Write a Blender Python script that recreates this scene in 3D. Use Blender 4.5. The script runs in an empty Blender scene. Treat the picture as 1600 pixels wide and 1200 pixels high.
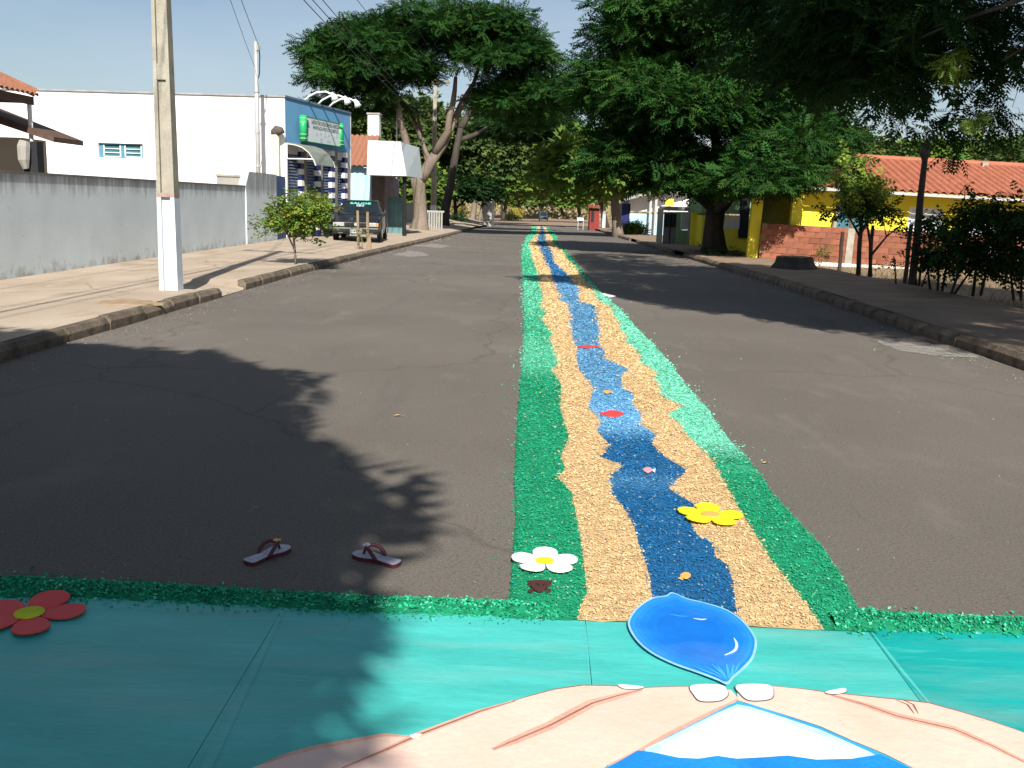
import bpy, bmesh, math, random
import numpy as np
from mathutils import Vector, Matrix
random.seed(7); RNG = np.random.default_rng(11)
S = bpy.context.scene
COL = S.collection
R = math.radians

# ------------------------------------------------------------------ camera, sky, sun, exposure
HC = 1.6; F = 1500.0; ROLL = 0.030; VPX, VPY = 842.0, 318.0
cr, sr = math.cos(ROLL), math.sin(ROLL)
def unroll(px, py):
    dx, dy = px-800.0, py-600.0
    return cr*dx+sr*dy, -sr*dx+cr*dy
ux, uy = unroll(VPX, VPY)
PITCH = math.atan2(-uy, F); cp, sp = math.cos(PITCH), math.sin(PITCH)
YAW = math.atan2(ux, F*cp-uy*sp); cyw, syw = math.cos(YAW), math.sin(YAW)
cam = bpy.data.objects.new('camera', bpy.data.cameras.new('camera'))
COL.objects.link(cam); S.camera = cam
cam.data.sensor_width = 36; cam.data.lens = 36*F/1600; cam.data.clip_start = 0.05; cam.data.clip_end = 3000
fwd = Vector((-syw*cp, cyw*cp, -sp)); right0 = Vector((cyw, syw, 0)); up0 = right0.cross(fwd)
rt = right0*cr + up0*sr; upv = up0*cr - right0*sr
M = Matrix((rt, upv, -fwd)).transposed().to_4x4(); M.translation = (0, 0, HC)
cam.matrix_world = M

SUN_EL = R(38); SUN_AZ = R(7)                       # behind the camera, a little to the right
sdir = Vector((math.sin(SUN_AZ)*math.cos(SUN_EL), -math.cos(SUN_AZ)*math.cos(SUN_EL), math.sin(SUN_EL)))
W = bpy.data.worlds.new('World'); S.world = W; W.use_nodes = True
wn, wl = W.node_tree.nodes, W.node_tree.links
wn.clear()
wo = wn.new('ShaderNodeOutputWorld'); bg = wn.new('ShaderNodeBackground'); sky = wn.new('ShaderNodeTexSky')
sky.sky_type = 'NISHITA'; sky.sun_disc = False; sky.sun_elevation = SUN_EL; sky.sun_rotation = math.pi-SUN_AZ
sky.air_density = 1.0; sky.dust_density = 0.8; sky.ozone_density = 1.2
bg.inputs['Strength'].default_value = 0.056
tc = wn.new('ShaderNodeTexCoord'); mp = wn.new('ShaderNodeMapping'); nz = wn.new('ShaderNodeTexNoise')
mp.inputs['Scale'].default_value = (1.2, 1.2, 5.0)
nz.inputs['Scale'].default_value = 1.7; nz.inputs['Detail'].default_value = 6; nz.inputs['Roughness'].default_value = 0.55
rp = wn.new('ShaderNodeValToRGB'); rp.color_ramp.elements[0].position = 0.36; rp.color_ramp.elements[1].position = 0.70
rp.color_ramp.elements[0].color = (0, 0, 0, 1); rp.color_ramp.elements[1].color = (.55, .55, .55, 1)
mx = wn.new('ShaderNodeMix'); mx.data_type = 'RGBA'; mx.inputs[7].default_value = (6.4, 7.4, 8.6, 1)
wl.new(tc.outputs['Generated'], mp.inputs['Vector']); wl.new(mp.outputs[0], nz.inputs['Vector'])
wl.new(nz.outputs['Fac'], rp.inputs[0]); wl.new(rp.outputs[0], mx.inputs[0]); wl.new(sky.outputs[0], mx.inputs[6])
wl.new(mx.outputs[2], bg.inputs['Color']); wl.new(bg.outputs[0], wo.inputs[0])
sl = bpy.data.lights.new('sun', 'SUN'); sl.energy = 4.9; sl.angle = R(0.55); sl.color = (1.0, 0.955, 0.88)
so = bpy.data.objects.new('sun', sl); COL.objects.link(so); so.rotation_euler = sdir.to_track_quat('Z', 'Y').to_euler()
S.view_settings.view_transform = 'Standard'; S.view_settings.look = 'None'
S.view_settings.exposure = 0.72; S.view_settings.gamma = 1.0

# ------------------------------------------------------------------ picking points in the place
PROF = [(-400, 0), (20, 0), (31, -.1), (50, -.3), (80, -.55), (107, -.95), (190, -1.6), (240, -1.5), (3000, -1.5)]
def zr(Y): return float(np.interp(Y, [a for a, b in PROF], [b for a, b in PROF]))
def ray(px, py):
    u, v = unroll(px, py)
    fy = F*cp - v*sp; fz = -F*sp - v*cp
    return (u*cyw-fy*syw, u*syw+fy*cyw, fz)
def gnd(px, py, off=0.0):
    d = ray(px, py); lo, hi = .5, 1000.
    for _ in range(50):
        m = (lo+hi)/2
        if HC+d[2]/d[1]*m > zr(m)+off: lo = m
        else: hi = m
    return Vector((d[0]/d[1]*m, m, HC+d[2]/d[1]*m))
def at(px, py, Y):
    d = ray(px, py); return Vector((d[0]/d[1]*Y, Y, HC+d[2]/d[1]*Y))

# ------------------------------------------------------------------ mesh helpers
class MB:
    def __init__(s): s.v = []; s.f = []
    def add(s, vs, fs):
        o = len(s.v); s.v += [tuple(v) for v in vs]; s.f += [tuple(i+o for i in f) for f in fs]; return s
    def box(s, c, d, rz=0, taper=1.0):
        x, y, z = d[0]/2, d[1]/2, d[2]/2; vs = []
        for k, zz in ((1, -z), (taper, z)):
            for a, b in ((-x, -y), (x, -y), (x, y), (-x, y)):
                a, b = a*k, b*k
                vs.append((c[0]+a*math.cos(rz)-b*math.sin(rz), c[1]+a*math.sin(rz)+b*math.cos(rz), c[2]+zz))
        return s.add(vs, [(3, 2, 1, 0), (4, 5, 6, 7), (0, 1, 5, 4), (1, 2, 6, 5), (2, 3, 7, 6), (3, 0, 4, 7)])
    def bbox(s, a, b):
        return s.box([(a[i]+b[i])/2 for i in range(3)], [abs(b[i]-a[i]) for i in range(3)])
    def tube(s, pts, rad, n=8, cap=True, phase=0):
        pts = [Vector(p) for p in pts]; o = len(s.v)
        if not isinstance(rad, (list, tuple)): rad = [rad]*len(pts)
        prev = None
        for i, p in enumerate(pts):
            t = (pts[min(i+1, len(pts)-1)]-pts[max(i-1, 0)]).normalized()
            if prev is None:
                a = t.cross(Vector((0, 1, 0)) if abs(t.y) < .9 else Vector((1, 0, 0))).normalized()
            else: a = (prev-t*prev.dot(t)).normalized()
            prev = a; b = t.cross(a)
            for k in range(n):
                w = 2*math.pi*k/n+phase
                s.v.append(tuple(p+(a*math.cos(w)+b*math.sin(w))*rad[i]))
        for i in range(len(pts)-1):
            for k in range(n):
                k2 = (k+1) % n
                s.f.append((o+i*n+k, o+i*n+k2, o+(i+1)*n+k2, o+(i+1)*n+k))
        if cap:
            s.f.append(tuple(o+k for k in reversed(range(n)))); s.f.append(tuple(o+(len(pts)-1)*n+k for k in range(n)))
        return s
    def prism(s, poly, z0, z1):                       # polygon in plan pulled up
        n = len(poly); a = [(p[0], p[1], z0 if len(p) < 3 else p[2]+z0) for p in poly]
        b = [(p[0], p[1], z1 if len(p) < 3 else p[2]+z1) for p in poly]
        return s.add(a+b, [tuple(reversed(range(n))), tuple(range(n, 2*n))]+[(i, (i+1) % n, n+(i+1) % n, n+i) for i in range(n)])
    def hull(s, a, b):                                # two loops of equal length joined
        n = len(a)
        return s.add(list(a)+list(b), [tuple(reversed(range(n))), tuple(range(n, 2*n))]+[(i, (i+1) % n, n+(i+1) % n, n+i) for i in range(n)])
    def build(s, name, m, parent=None, local=False, smooth=False, bevel=0):
        me = bpy.data.meshes.new(name); vs = s.v
        if parent is not None and not local:
            o = Vector((0, 0, 0)); q = parent
            while q is not None: o += q.location; q = q.parent
            vs = [(v[0]-o.x, v[1]-o.y, v[2]-o.z) for v in vs]
        me.from_pydata(vs, [], s.f); me.validate(); me.update()
        bm = bmesh.new(); bm.from_mesh(me); bmesh.ops.recalc_face_normals(bm, faces=bm.faces); bm.to_mesh(me); bm.free()
        if smooth: me.polygons.foreach_set('use_smooth', [True]*len(me.polygons))
        me.materials.append(m); ob = bpy.data.objects.new(name, me); COL.objects.link(ob); ob.parent = parent
        if bevel:
            bv = ob.modifiers.new('bevel', 'BEVEL'); bv.width = bevel; bv.segments = 2; bv.limit_method = 'ANGLE'
        return ob
def tag(o, label=None, cat=None, group=None, kind=None):
    if label: o['label'] = label
    if cat: o['category'] = cat
    if group: o['group'] = group
    if kind: o['kind'] = kind
    return o
def thing(name, loc, label, cat, group=None, rz=0):
    o = bpy.data.objects.new(name, None); COL.objects.link(o); o.location = loc; o.rotation_euler = (0, 0, rz)
    o.empty_display_size = .2
    return tag(o, label, cat, group)
def npmesh(name, V, Fq, m, parent=None, col=None, smooth=False):
    """big mesh from numpy arrays; V (n,3), Fq (k,4) quads, col (n,3)"""
    me = bpy.data.meshes.new(name)
    V = np.asarray(V, np.float32).copy()
    if parent is not None:
        o = np.array(parent.location); V -= o
    k = Fq.shape[1]
    me.vertices.add(len(V)); me.vertices.foreach_set('co', V.ravel())
    me.loops.add(Fq.size); me.loops.foreach_set('vertex_index', Fq.ravel().astype(np.int32))
    me.polygons.add(len(Fq)); me.polygons.foreach_set('loop_start', np.arange(0, Fq.size, k, dtype=np.int32))
    me.update(calc_edges=True)
    if col is not None:
        ca = me.color_attributes.new('tint', 'FLOAT_COLOR', 'POINT')
        ca.data.foreach_set('color', np.concatenate([col, np.ones((len(col), 1))], 1).astype(np.float32).ravel())
    if smooth: me.polygons.foreach_set('use_smooth', np.ones(len(Fq), bool))
    me.materials.append(m); ob = bpy.data.objects.new(name, me); COL.objects.link(ob); ob.parent = parent
    return ob

# ------------------------------------------------------------------ materials
def mat(name, col, rough=.85, var=.18, scale=3., col2=None, fine=.10, fscale=60., bump=.15, bscale=80., bdist=.01,
        spec=.3, metal=0., rnd=0., stretch=(1, 1, 1), tint=False, trans=0., coat=0., dust=0.):
    m = bpy.data.materials.new(name); m.use_nodes = True; nt = m.node_tree; n, l = nt.nodes, nt.links
    b = n['Principled BSDF']; b.inputs['Roughness'].default_value = rough; b.inputs['Metallic'].default_value = metal
    b.inputs['Specular IOR Level'].default_value = spec; b.inputs['Coat Weight'].default_value = coat
    c = n.new('ShaderNodeTexCoord'); mpn = n.new('ShaderNodeMapping'); mpn.inputs['Scale'].default_value = stretch
    l.new(c.outputs['Object'], mpn.inputs['Vector'])
    def noise(sc, det=5):
        q = n.new('ShaderNodeTexNoise'); q.inputs['Scale'].default_value = sc; q.inputs['Detail'].default_value = det
        l.new(mpn.outputs[0], q.inputs['Vector']); return q.outputs['Fac']
    def mixc(f, a, bb, mode='MIX'):
        q = n.new('ShaderNodeMix'); q.data_type = 'RGBA'; q.blend_type = mode
        for s_, v in ((0, f), (6, a), (7, bb)):
            if hasattr(v, 'is_output'): l.new(v, q.inputs[s_])
            else: q.inputs[s_].default_value = v if s_ == 0 else (*v[:3], 1)
        return q.outputs[2]
    def ramp(f, p0, p1):
        q = n.new('ShaderNodeMapRange'); q.inputs[1].default_value = p0; q.inputs[2].default_value = p1; l.new(f, q.inputs[0]); return q.outputs[0]
    def mixm(f, k):
        q = n.new('ShaderNodeMath'); q.operation = 'MULTIPLY'; l.new(f, q.inputs[0]); q.inputs[1].default_value = min(1, k); return q.outputs[0]
    if tint:
        a = n.new('ShaderNodeAttribute'); a.attribute_name = 'tint'; base = a.outputs['Color']
    else:
        lo = [x*(1-var) for x in col]; hi = [min(1, x*(1+var)) for x in col]
        if col2: lo, hi = col, col2
        base = mixc(ramp(noise(scale), .3, .7), lo, hi)
    if fine:
        base = mixc(1.0, base, mixc(noise(fscale, 3), (1-fine*2,)*3, (1+fine*2,)*3), 'MULTIPLY')
    if dust:
        base = mixc(mixm(ramp(noise(1.7, 9), .50, .78), dust), base, (.42, .38, .33))
        base = mixc(mixm(ramp(noise(26., 3), .72, .76), dust*1.2), base, (.22, .19, .16))
    if rnd:
        oi = n.new('ShaderNodeObjectInfo')
        base = mixc(1.0, base, mixc(oi.outputs['Random'], (1-rnd,)*3, (1+rnd*.6,)*3), 'MULTIPLY')
    l.new(base, b.inputs['Base Color'])
    if bump:
        bp = n.new('ShaderNodeBump'); bp.inputs['Strength'].default_value = bump; bp.inputs['Distance'].default_value = bdist
        l.new(noise(bscale, 4), bp.inputs['Height']); l.new(bp.outputs[0], b.inputs['Normal'])
    if trans:
        t = n.new('ShaderNodeBsdfTranslucent'); ms = n.new('ShaderNodeMixShader'); ms.inputs[0].default_value = trans
        l.new(base, t.inputs['Color']); l.new(b.outputs[0], ms.inputs[1]); l.new(t.outputs[0], ms.inputs[2])
        l.new(ms.outputs[0], n['Material Output'].inputs['Surface'])
    m['_'] = 0; del m['_']
    return m
def node_tools(m):
    nt = m.node_tree; return nt.nodes, nt.links, nt.nodes['Principled BSDF']

MT = {}
MT['trunk'] = mat('bark', (.13, .10, .075), var=.3, scale=2, col2=(.24, .195, .155), fine=.25, fscale=30, bump=.7, bscale=14, bdist=.05, stretch=(1, 1, .25))
MT['darktrunk'] = mat('dark bark', (.035, .03, .024), var=.3, col2=(.075, .063, .05), fine=.25, fscale=30, bump=.7, bscale=14, bdist=.05, stretch=(1, 1, .25))
MT['leaf'] = mat('foliage', (.05, .1, .03), rough=.7, tint=True, fine=0, bump=0, trans=.24, spec=.12)
MT['white'] = mat('white painted render', (.80, .80, .79), var=.03, scale=1.2, fine=.02, bump=.1)
MT['white_metal'] = mat('white painted metal', (.78, .78, .77), rough=.4, var=.03, fine=.02, bump=0)
MT['conc'] = mat('pole concrete', (.27, .25, .20), var=.2, col2=(.37, .35, .29), scale=5, fine=.12, fscale=40, bump=.3, bscale=70)
MT['polewhite'] = mat('lime wash', (.52, .59, .64), var=.08, scale=6, col2=(.62, .68, .71), fine=.05, bump=.3)
MT['polered'] = mat('faded red paint band', (.34, .25, .22), var=.2, scale=8)
MT['tile'] = mat('clay roof tile', (.33, .13, .07), var=.3, scale=6, col2=(.24, .12, .08), fine=.2, fscale=20, bump=.3)
MT['newtile'] = mat('orange roof tile', (.36, .125, .072), var=.16, scale=2.5, fine=.08, fscale=25, bump=.2)
MT['wood'] = mat('weathered wood', (.22, .16, .10), var=.25, scale=8, fine=.15, bump=.4, stretch=(1, 1, .15))
MT['darkwood'] = mat('dark wet wood', (.05, .035, .03), var=.3, scale=8, fine=.15, bump=.4, stretch=(1, 1, .2))
MT['fascia'] = mat('dark eave board', (.10, .06, .045), var=.25, scale=6)
MT['cream'] = mat('cream wall', (.50, .46, .37), var=.08, scale=1.5, fine=.04)
MT['galv'] = mat('galvanised steel', (.45, .45, .44), rough=.45, metal=.3, var=.1, scale=6)
MT['pvc'] = mat('cream pipe', (.66, .62, .50), rough=.5, var=.05)
MT['black'] = mat('black plastic', (.015, .015, .016), rough=.5, var=.1, bump=0)
MT['glassblue'] = mat('blue window glass', (.05, .16, .19), rough=.12, var=.25, scale=4, fine=0, bump=0, spec=.6)
MT['blue'] = mat('blue render', (.135, .32, .55), var=.06, scale=1.5, fine=.03, bump=.1)
MT['paleblue'] = mat('pale blue render', (.38, .62, .74), var=.05, scale=1.5, fine=.03)
MT['deepblue'] = mat('deep blue paint', (.02, .075, .26), rough=.5, var=.1)
MT['navy'] = mat('navy tile', (.015, .02, .10), rough=.4, var=.1)
MT['gblue'] = mat('grey blue slat', (.16, .21, .32), rough=.5, var=.12)
MT['dark'] = mat('dark interior', (.02, .022, .025), var=.2)
MT['green'] = mat('green sign plastic', (.02, .36, .12), rough=.35, var=.06, fine=.02, bump=0)
MT['signwhite'] = mat('sign face', (.62, .68, .70), rough=.4, var=.03, fine=.02, bump=0)
MT['ink'] = mat('dark sign ink', (.05, .09, .09), rough=.6, var=.05, bump=0)
MT['pink'] = mat('pale sign ink', (.42, .47, .55), rough=.6, var=.05, bump=0)
MT['awning'] = mat('grey green awning sheet', (.20, .22, .19), rough=.45, var=.1)
MT['carpaint'] = mat('charcoal car paint', (.010, .0105, .012), rough=.32, var=.1, fine=0, bump=0, spec=.55, coat=.5)
MT['carglass'] = mat('car glass', (.010, .015, .018), rough=.06, var=.1, fine=0, bump=0, spec=.8)
MT['chrome'] = mat('lamp lens', (.34, .35, .34), rough=.2, var=.1, bump=0, spec=.6)
MT['amber'] = mat('amber lens', (.65, .30, .05), rough=.3, bump=0)
MT['rubber'] = mat('tyre rubber', (.018, .017, .017), rough=.9)
MT['yellow'] = mat('yellow render', (.78, .66, .045), var=.06, scale=1.2, col2=(.82, .71, .06), fine=.03, bump=.1)
MT['sagegreen'] = mat('sage green render', (.22, .34, .17), var=.06, fine=.03)
MT['brick'] = mat('clay brick', (.25, .088, .05), var=.2, scale=6, fine=.12, fscale=50, bump=.4, bscale=60, rnd=.28)
MT['mortar'] = mat('mortar', (.26, .15, .10), var=.15, scale=6, fine=.1)
MT['greyrender'] = mat('grey render', (.3, .29, .26), var=.12, scale=3, fine=.08)
MT['redpaint'] = mat('red painted wall', (.22, .035, .028), var=.1)
MT['straw'] = mat('dry grass', (.30, .22, .12), tint=True, rough=.9, fine=0, bump=0)
MT['chip'] = mat('dyed wood chips', (.2, .2, .2), tint=True, rough=.9, fine=0, bump=0, spec=.15)
MT['foamwhite'] = mat('white foam sheet', (.82, .82, .84), rough=.6, var=.02, fine=.02, bump=.05)
MT['foamyellow'] = mat('yellow foam sheet', (.82, .68, .02), rough=.6, var=.04, fine=.02, bump=.05)
MT['foamred'] = mat('red foam sheet', (.74, .06, .06), rough=.6, var=.05, fine=.03, bump=.05)
MT['foamorange'] = mat('orange foam sheet', (.75, .40, .10), rough=.6, var=.05, fine=.03, bump=.05)
MT['foambrown'] = mat('brown foam sheet', (.07, .025, .02), rough=.6, var=.1, fine=.03, bump=.05)
MT['sole'] = mat('pale sandal footbed', (.40, .40, .48), rough=.7, var=.25, scale=50, fine=.05, fscale=120)
MT['strap'] = mat('maroon rubber strap', (.09, .02, .03), rough=.5, var=.1, bump=0)
MT['dirt'] = mat('bare dirt', (.22, .15, .10), var=.25, scale=1.5, col2=(.30, .215, .145), fine=.15, fscale=40, bump=.5, bscale=30, bdist=.03)

# asphalt: fine stone grain, worn patches, chalky splashes
def asphalt():
    m = mat('asphalt', (.118, .103, .087), rough=.9, var=.12, scale=.35, col2=(.155, .137, .117), fine=.16, fscale=220, bump=.5, bscale=260, bdist=.006, spec=.25)
    n, l, b = node_tools(m)
    c = n.new('ShaderNodeTexCoord')
    src = b.inputs['Base Color'].links[0].from_socket
    def blot(scale, lo, hi, col, amt, src, det=8, st=(1, 1, 1)):
        mpn = n.new('ShaderNodeMapping'); mpn.inputs['Scale'].default_value = st; l.new(c.outputs['Object'], mpn.inputs[0])
        q = n.new('ShaderNodeTexNoise'); q.inputs['Scale'].default_value = scale; q.inputs['Detail'].default_value = det; q.inputs['Roughness'].default_value = .65
        l.new(mpn.outputs[0], q.inputs['Vector'])
        r = n.new('ShaderNodeMapRange'); r.inputs[1].default_value = lo; r.inputs[2].default_value = hi; r.inputs[4].default_value = amt
        l.new(q.outputs['Fac'], r.inputs[0])
        x = n.new('ShaderNodeMix'); x.data_type = 'RGBA'; l.new(r.outputs[0], x.inputs[0]); l.new(src, x.inputs[6]); x.inputs[7].default_value = (*col, 1)
        return x.outputs[2]
    src = blot(.5, .60, .80, (.21, .19, .17), .5, src)
    src = blot(3.0, .68, .76, (.32, .29, .26), .6, src, st=(1, .6, 1))
    src = blot(.9, .58, .72, (.075, .066, .062), .45, src, st=(2.2, .25, 1))
    src = blot(55., .50, .62, (.060, .052, .045), .42, src, det=2)
    src = blot(120., .56, .66, (.27, .25, .22), .40, src, det=1)
    src = blot(1.6, .56, .70, (.19, .172, .15), .5, src, st=(1, .4, 1))
    src = blot(9., .70, .78, (.05, .045, .042), .5, src, det=6)
    src = blot(38., .73, .77, (.45, .42, .38), .8, src, det=2)
    vo = n.new('ShaderNodeTexVoronoi'); vo.feature = 'DISTANCE_TO_EDGE'; vo.inputs['Scale'].default_value = .32
    nq = n.new('ShaderNodeTexNoise'); nq.inputs['Scale'].default_value = 1.4; nq.inputs['Detail'].default_value = 8; l.new(c.outputs['Object'], nq.inputs['Vector'])
    ad = n.new('ShaderNodeMix'); ad.data_type = 'RGBA'; ad.inputs[0].default_value = .45; l.new(c.outputs['Object'], ad.inputs[6]); l.new(nq.outputs['Color'], ad.inputs[7]); l.new(ad.outputs[2], vo.inputs['Vector'])
    cr_ = n.new('ShaderNodeMapRange'); cr_.inputs[1].default_value = .0; cr_.inputs[2].default_value = .006; cr_.inputs[3].default_value = .35; cr_.inputs[4].default_value = 0; l.new(vo.outputs['Distance'], cr_.inputs[0])
    xx = n.new('ShaderNodeMix'); xx.data_type = 'RGBA'; l.new(cr_.outputs[0], xx.inputs[0]); l.new(src, xx.inputs[6]); xx.inputs[7].default_value = (.05, .045, .04, 1); src = xx.outputs[2]
    l.new(src, b.inputs['Base Color']); return m
MT['asphalt'] = asphalt()
# sidewalk concrete with cracks
def walkmat():
    m = mat('worn concrete walk', (.345, .27, .20), rough=.9, scale=.8, col2=(.44, .36, .275), fine=.09, fscale=70, bump=.35, bscale=90)
    n, l, b = node_tools(m); c = n.new('ShaderNodeTexCoord'); src = b.inputs['Base Color'].links[0].from_socket
    for sc, lo, hi, col, amt, st in ((2.2, .58, .72, (.25, .18, .12), .6, (1, .35, 1)), (5, .64, .72, (.52, .46, .38), .5, (1, .3, 1))):
        mpn = n.new('ShaderNodeMapping'); mpn.inputs['Scale'].default_value = st; l.new(c.outputs['Object'], mpn.inputs[0])
        q = n.new('ShaderNodeTexNoise'); q.inputs['Scale'].default_value = sc; q.inputs['Detail'].default_value = 8; l.new(mpn.outputs[0], q.inputs['Vector'])
        r = n.new('ShaderNodeMapRange'); r.inputs[1].default_value = lo; r.inputs[2].default_value = hi; r.inputs[4].default_value = amt; l.new(q.outputs['Fac'], r.inputs[0])
        x = n.new('ShaderNodeMix'); x.data_type = 'RGBA'; l.new(r.outputs[0], x.inputs[0]); l.new(src, x.inputs[6]); x.inputs[7].default_value = (*col, 1); src = x.outputs[2]
    vo = n.new('ShaderNodeTexVoronoi'); vo.feature = 'DISTANCE_TO_EDGE'; vo.inputs['Scale'].default_value = .55; vo.inputs['Randomness'].default_value = .9
    nq = n.new('ShaderNodeTexNoise'); nq.inputs['Scale'].default_value = 2.2; nq.inputs['Detail'].default_value = 7; l.new(c.outputs['Object'], nq.inputs['Vector'])
    ad = n.new('ShaderNodeMix'); ad.data_type = 'RGBA'; ad.inputs[0].default_value = .3; l.new(c.outputs['Object'], ad.inputs[6]); l.new(nq.outputs['Color'], ad.inputs[7]); l.new(ad.outputs[2], vo.inputs['Vector'])
    r = n.new('ShaderNodeMapRange'); r.inputs[1].default_value = 0; r.inputs[2].default_value = .012; r.inputs[3].default_value = .6; r.inputs[4].default_value = 0; l.new(vo.outputs['Distance'], r.inputs[0])
    x = n.new('ShaderNodeMix'); x.data_type = 'RGBA'; l.new(r.outputs[0], x.inputs[0]); l.new(src, x.inputs[6]); x.inputs[7].default_value = (.17, .125, .085, 1); src = x.outputs[2]
    l.new(src, b.inputs['Base Color']); return m
MT['walk'] = walkmat()
MT['walkr'] = mat('dusty dirt walk', (.20, .135, .09), scale=1.2, col2=(.30, .22, .15), fine=.12, fscale=50, bump=.4, bscale=60)
MT['kerb'] = mat('old kerb concrete', (.075, .058, .042), rough=.95, scale=5, col2=(.19, .15, .11), fine=.2, fscale=40, bump=.6, bscale=40, bdist=.02, rnd=.2)
# garden wall with streaks running down from the coping and damp at the foot
def wallmat():
    m = mat('grey washed render', (.665, .745, .78), rough=.9, var=.06, scale=1.2, fine=.05, fscale=50, bump=.3, bscale=60)
    n, l, b = node_tools(m); c = n.new('ShaderNodeTexCoord'); src = b.inputs['Base Color'].links[0].from_socket
    sep = n.new('ShaderNodeSeparateXYZ'); l.new(c.outputs['Object'], sep.inputs[0])
    def streak(st, z0, z1, lo, hi, col, amt, src):
        mpn = n.new('ShaderNodeMapping'); mpn.inputs['Scale'].default_value = st; l.new(c.outputs['Object'], mpn.inputs[0])
        q = n.new('ShaderNodeTexNoise'); q.inputs['Scale'].default_value = 3; q.inputs['Detail'].default_value = 8; q.inputs['Roughness'].default_value = .65; l.new(mpn.outputs[0], q.inputs['Vector'])
        g = n.new('ShaderNodeMapRange'); g.inputs[1].default_value = z0; g.inputs[2].default_value = z1; l.new(sep.outputs['Z'], g.inputs[0])
        a = n.new('ShaderNodeMath'); a.operation = 'MULTIPLY_ADD'; l.new(g.outputs[0], a.inputs[0]); a.inputs[1].default_value = .42; l.new(q.outputs['Fac'], a.inputs[2])
        r = n.new('ShaderNodeMapRange'); r.inputs[1].default_value = lo; r.inputs[2].default_value = hi; r.inputs[4].default_value = amt; l.new(a.outputs[0], r.inputs[0])
        x = n.new('ShaderNodeMix'); x.data_type = 'RGBA'; l.new(r.outputs[0], x.inputs[0]); l.new(src, x.inputs[6]); x.inputs[7].default_value = (*col, 1); return x.outputs[2]
    src = streak((1, 2.2, .25), 1.35, 1.8, .66, .98, (.16, .155, .15), .7, src)
    src = streak((1, 1.2, 1.2), .55, 0.0, .70, .95, (.25, .20, .16), .7, src)
    src = streak((1, 3, 3), 5, 6, .64, .70, (.22, .22, .22), .5, src)
    l.new(src, b.inputs['Base Color']); return m
MT['wall'] = wallmat()

# ------------------------------------------------------------------ ground, road, walks, kerbs
def strip_grid(xs_fn, ys, zf, name, m, kind='structure'):
    vs = []; fs = []; nx = None
    for j, y in enumerate(ys):
        xs = xs_fn(y); nx = len(xs)
        for x in xs: vs.append((x, y, zf(x, y)))
    for j in range(len(ys)-1):
        for i in range(nx-1):
            a = j*nx+i; fs.append((a, a+1, a+nx+1, a+nx))
    mb = MB(); mb.v = vs; mb.f = fs
    ob = mb.build(name, m); tag(ob, kind=kind); return ob
def hill(x, y):
    h = 0.
    if y > 205: h = 7.0*min(1, (y-205)/110.)**1.2
    return h
gys = [-300, -60, -10, 0, 10, 20, 25, 31, 40, 50, 60, 70, 80, 95, 107, 130, 160, 190, 205, 215, 230, 245, 260, 280, 315, 420, 700, 1400]
strip_grid(lambda y: [-900, -300, -120, -60, -30, -12, -5.5, 0, 5.5, 12, 30, 60, 120, 300, 900], gys,
           lambda x, y: zr(y)-.03+hill(x, y)-(0.0 if x < 8 or y > 60 else 0.0), 'ground', MT['dirt'])
rys = [-40, -10, 0]+[float(v) for v in np.arange(2, 126, 2.0)]
XL, XR = -4.95, 5.25
strip_grid(lambda y: [XL-.05, -2.5, 0, 2.5, XR+.05], rys, lambda x, y: zr(y), 'road', MT['asphalt'])
strip_grid(lambda y: [-3.2, 0, 3.2], [124, 150, 190, 206], lambda x, y: zr(y)-.012, 'dirt_road', MT['dirt'])
strip_grid(lambda y: [-60, -5, 0, 5, 60], [112, 120], lambda x, y: zr(y)+.006, 'cross_street', MT['asphalt'])
gut = strip_grid(lambda y: [-12, 0, 14], [110.8, 112.4], lambda x, y: zr(y)+.012, 'pale_gutter', mat('pale gutter concrete', (.55, .53, .5)))

def zwl(x, y):      # left walk: rises a little toward the walls near the shop
    t = (XL-.14-x)/3.9
    base = zr(y)+.15
    return base + t*(.02+max(0, .15-base)*.9)
# left walk follows the kerb; a ramp dips to the road at the driveway
def ramp_l(y): return float(np.interp(y, [14.6, 15.0, 16.2, 16.8], [0, 1, 1, 0])) if 14 < y < 17.4 else 0.0
lys = sorted(set([-30, -10, 0, 5]+[float(v) for v in np.arange(6, 14, 1.0)]+[14.3, 14.6, 15, 15.6, 16.2, 16.8, 17.2]+[float(v) for v in np.arange(18, 110, 2.0)]))
walk_l = strip_grid(lambda y: [-10.2, -8.0, -6.2, XL-.14, XL-.02] if ramp_l(y) > .5 else [-10.2, -8.0, -6.2, XL-.15, XL-.145], lys,
                    lambda x, y: (zwl(x, y) if x < XL-.1 else zr(y)+.01) - (ramp_l(y)*.11 if x > -5.3 and x < XL-.1 else 0), 'pavement_left', MT['walk'])
walk_r = strip_grid(lambda y: [XR+.145, XR+.15, 6.6, 7.9, 8.6], [-30, -5]+[float(v) for v in np.arange(2, 110, 2.0)],
                    lambda x, y: zr(y)+.15-(.12 if x > 8.2 else 0)+random.uniform(-.01, .01), 'pavement_right', MT['walkr'])
kb = MB(); kb.add([(-.08, -.5, -.2), (.065, -.5, -.2), (.065, .5, -.2), (-.08, .5, -.2), (-.08, -.5, .155), (.02, -.5, .15), (.02, .5, .15), (-.08, .5, .155),
                   (.065, -.5, .09), (.065, .5, .09)],
                  [(0, 3, 2, 1), (4, 5, 6, 7), (5, 8, 9, 6), (8, 1, 2, 9), (0, 4, 7, 3), (0, 1, 8, 5, 4), (3, 7, 6, 9, 2)])
kmesh = None
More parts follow.
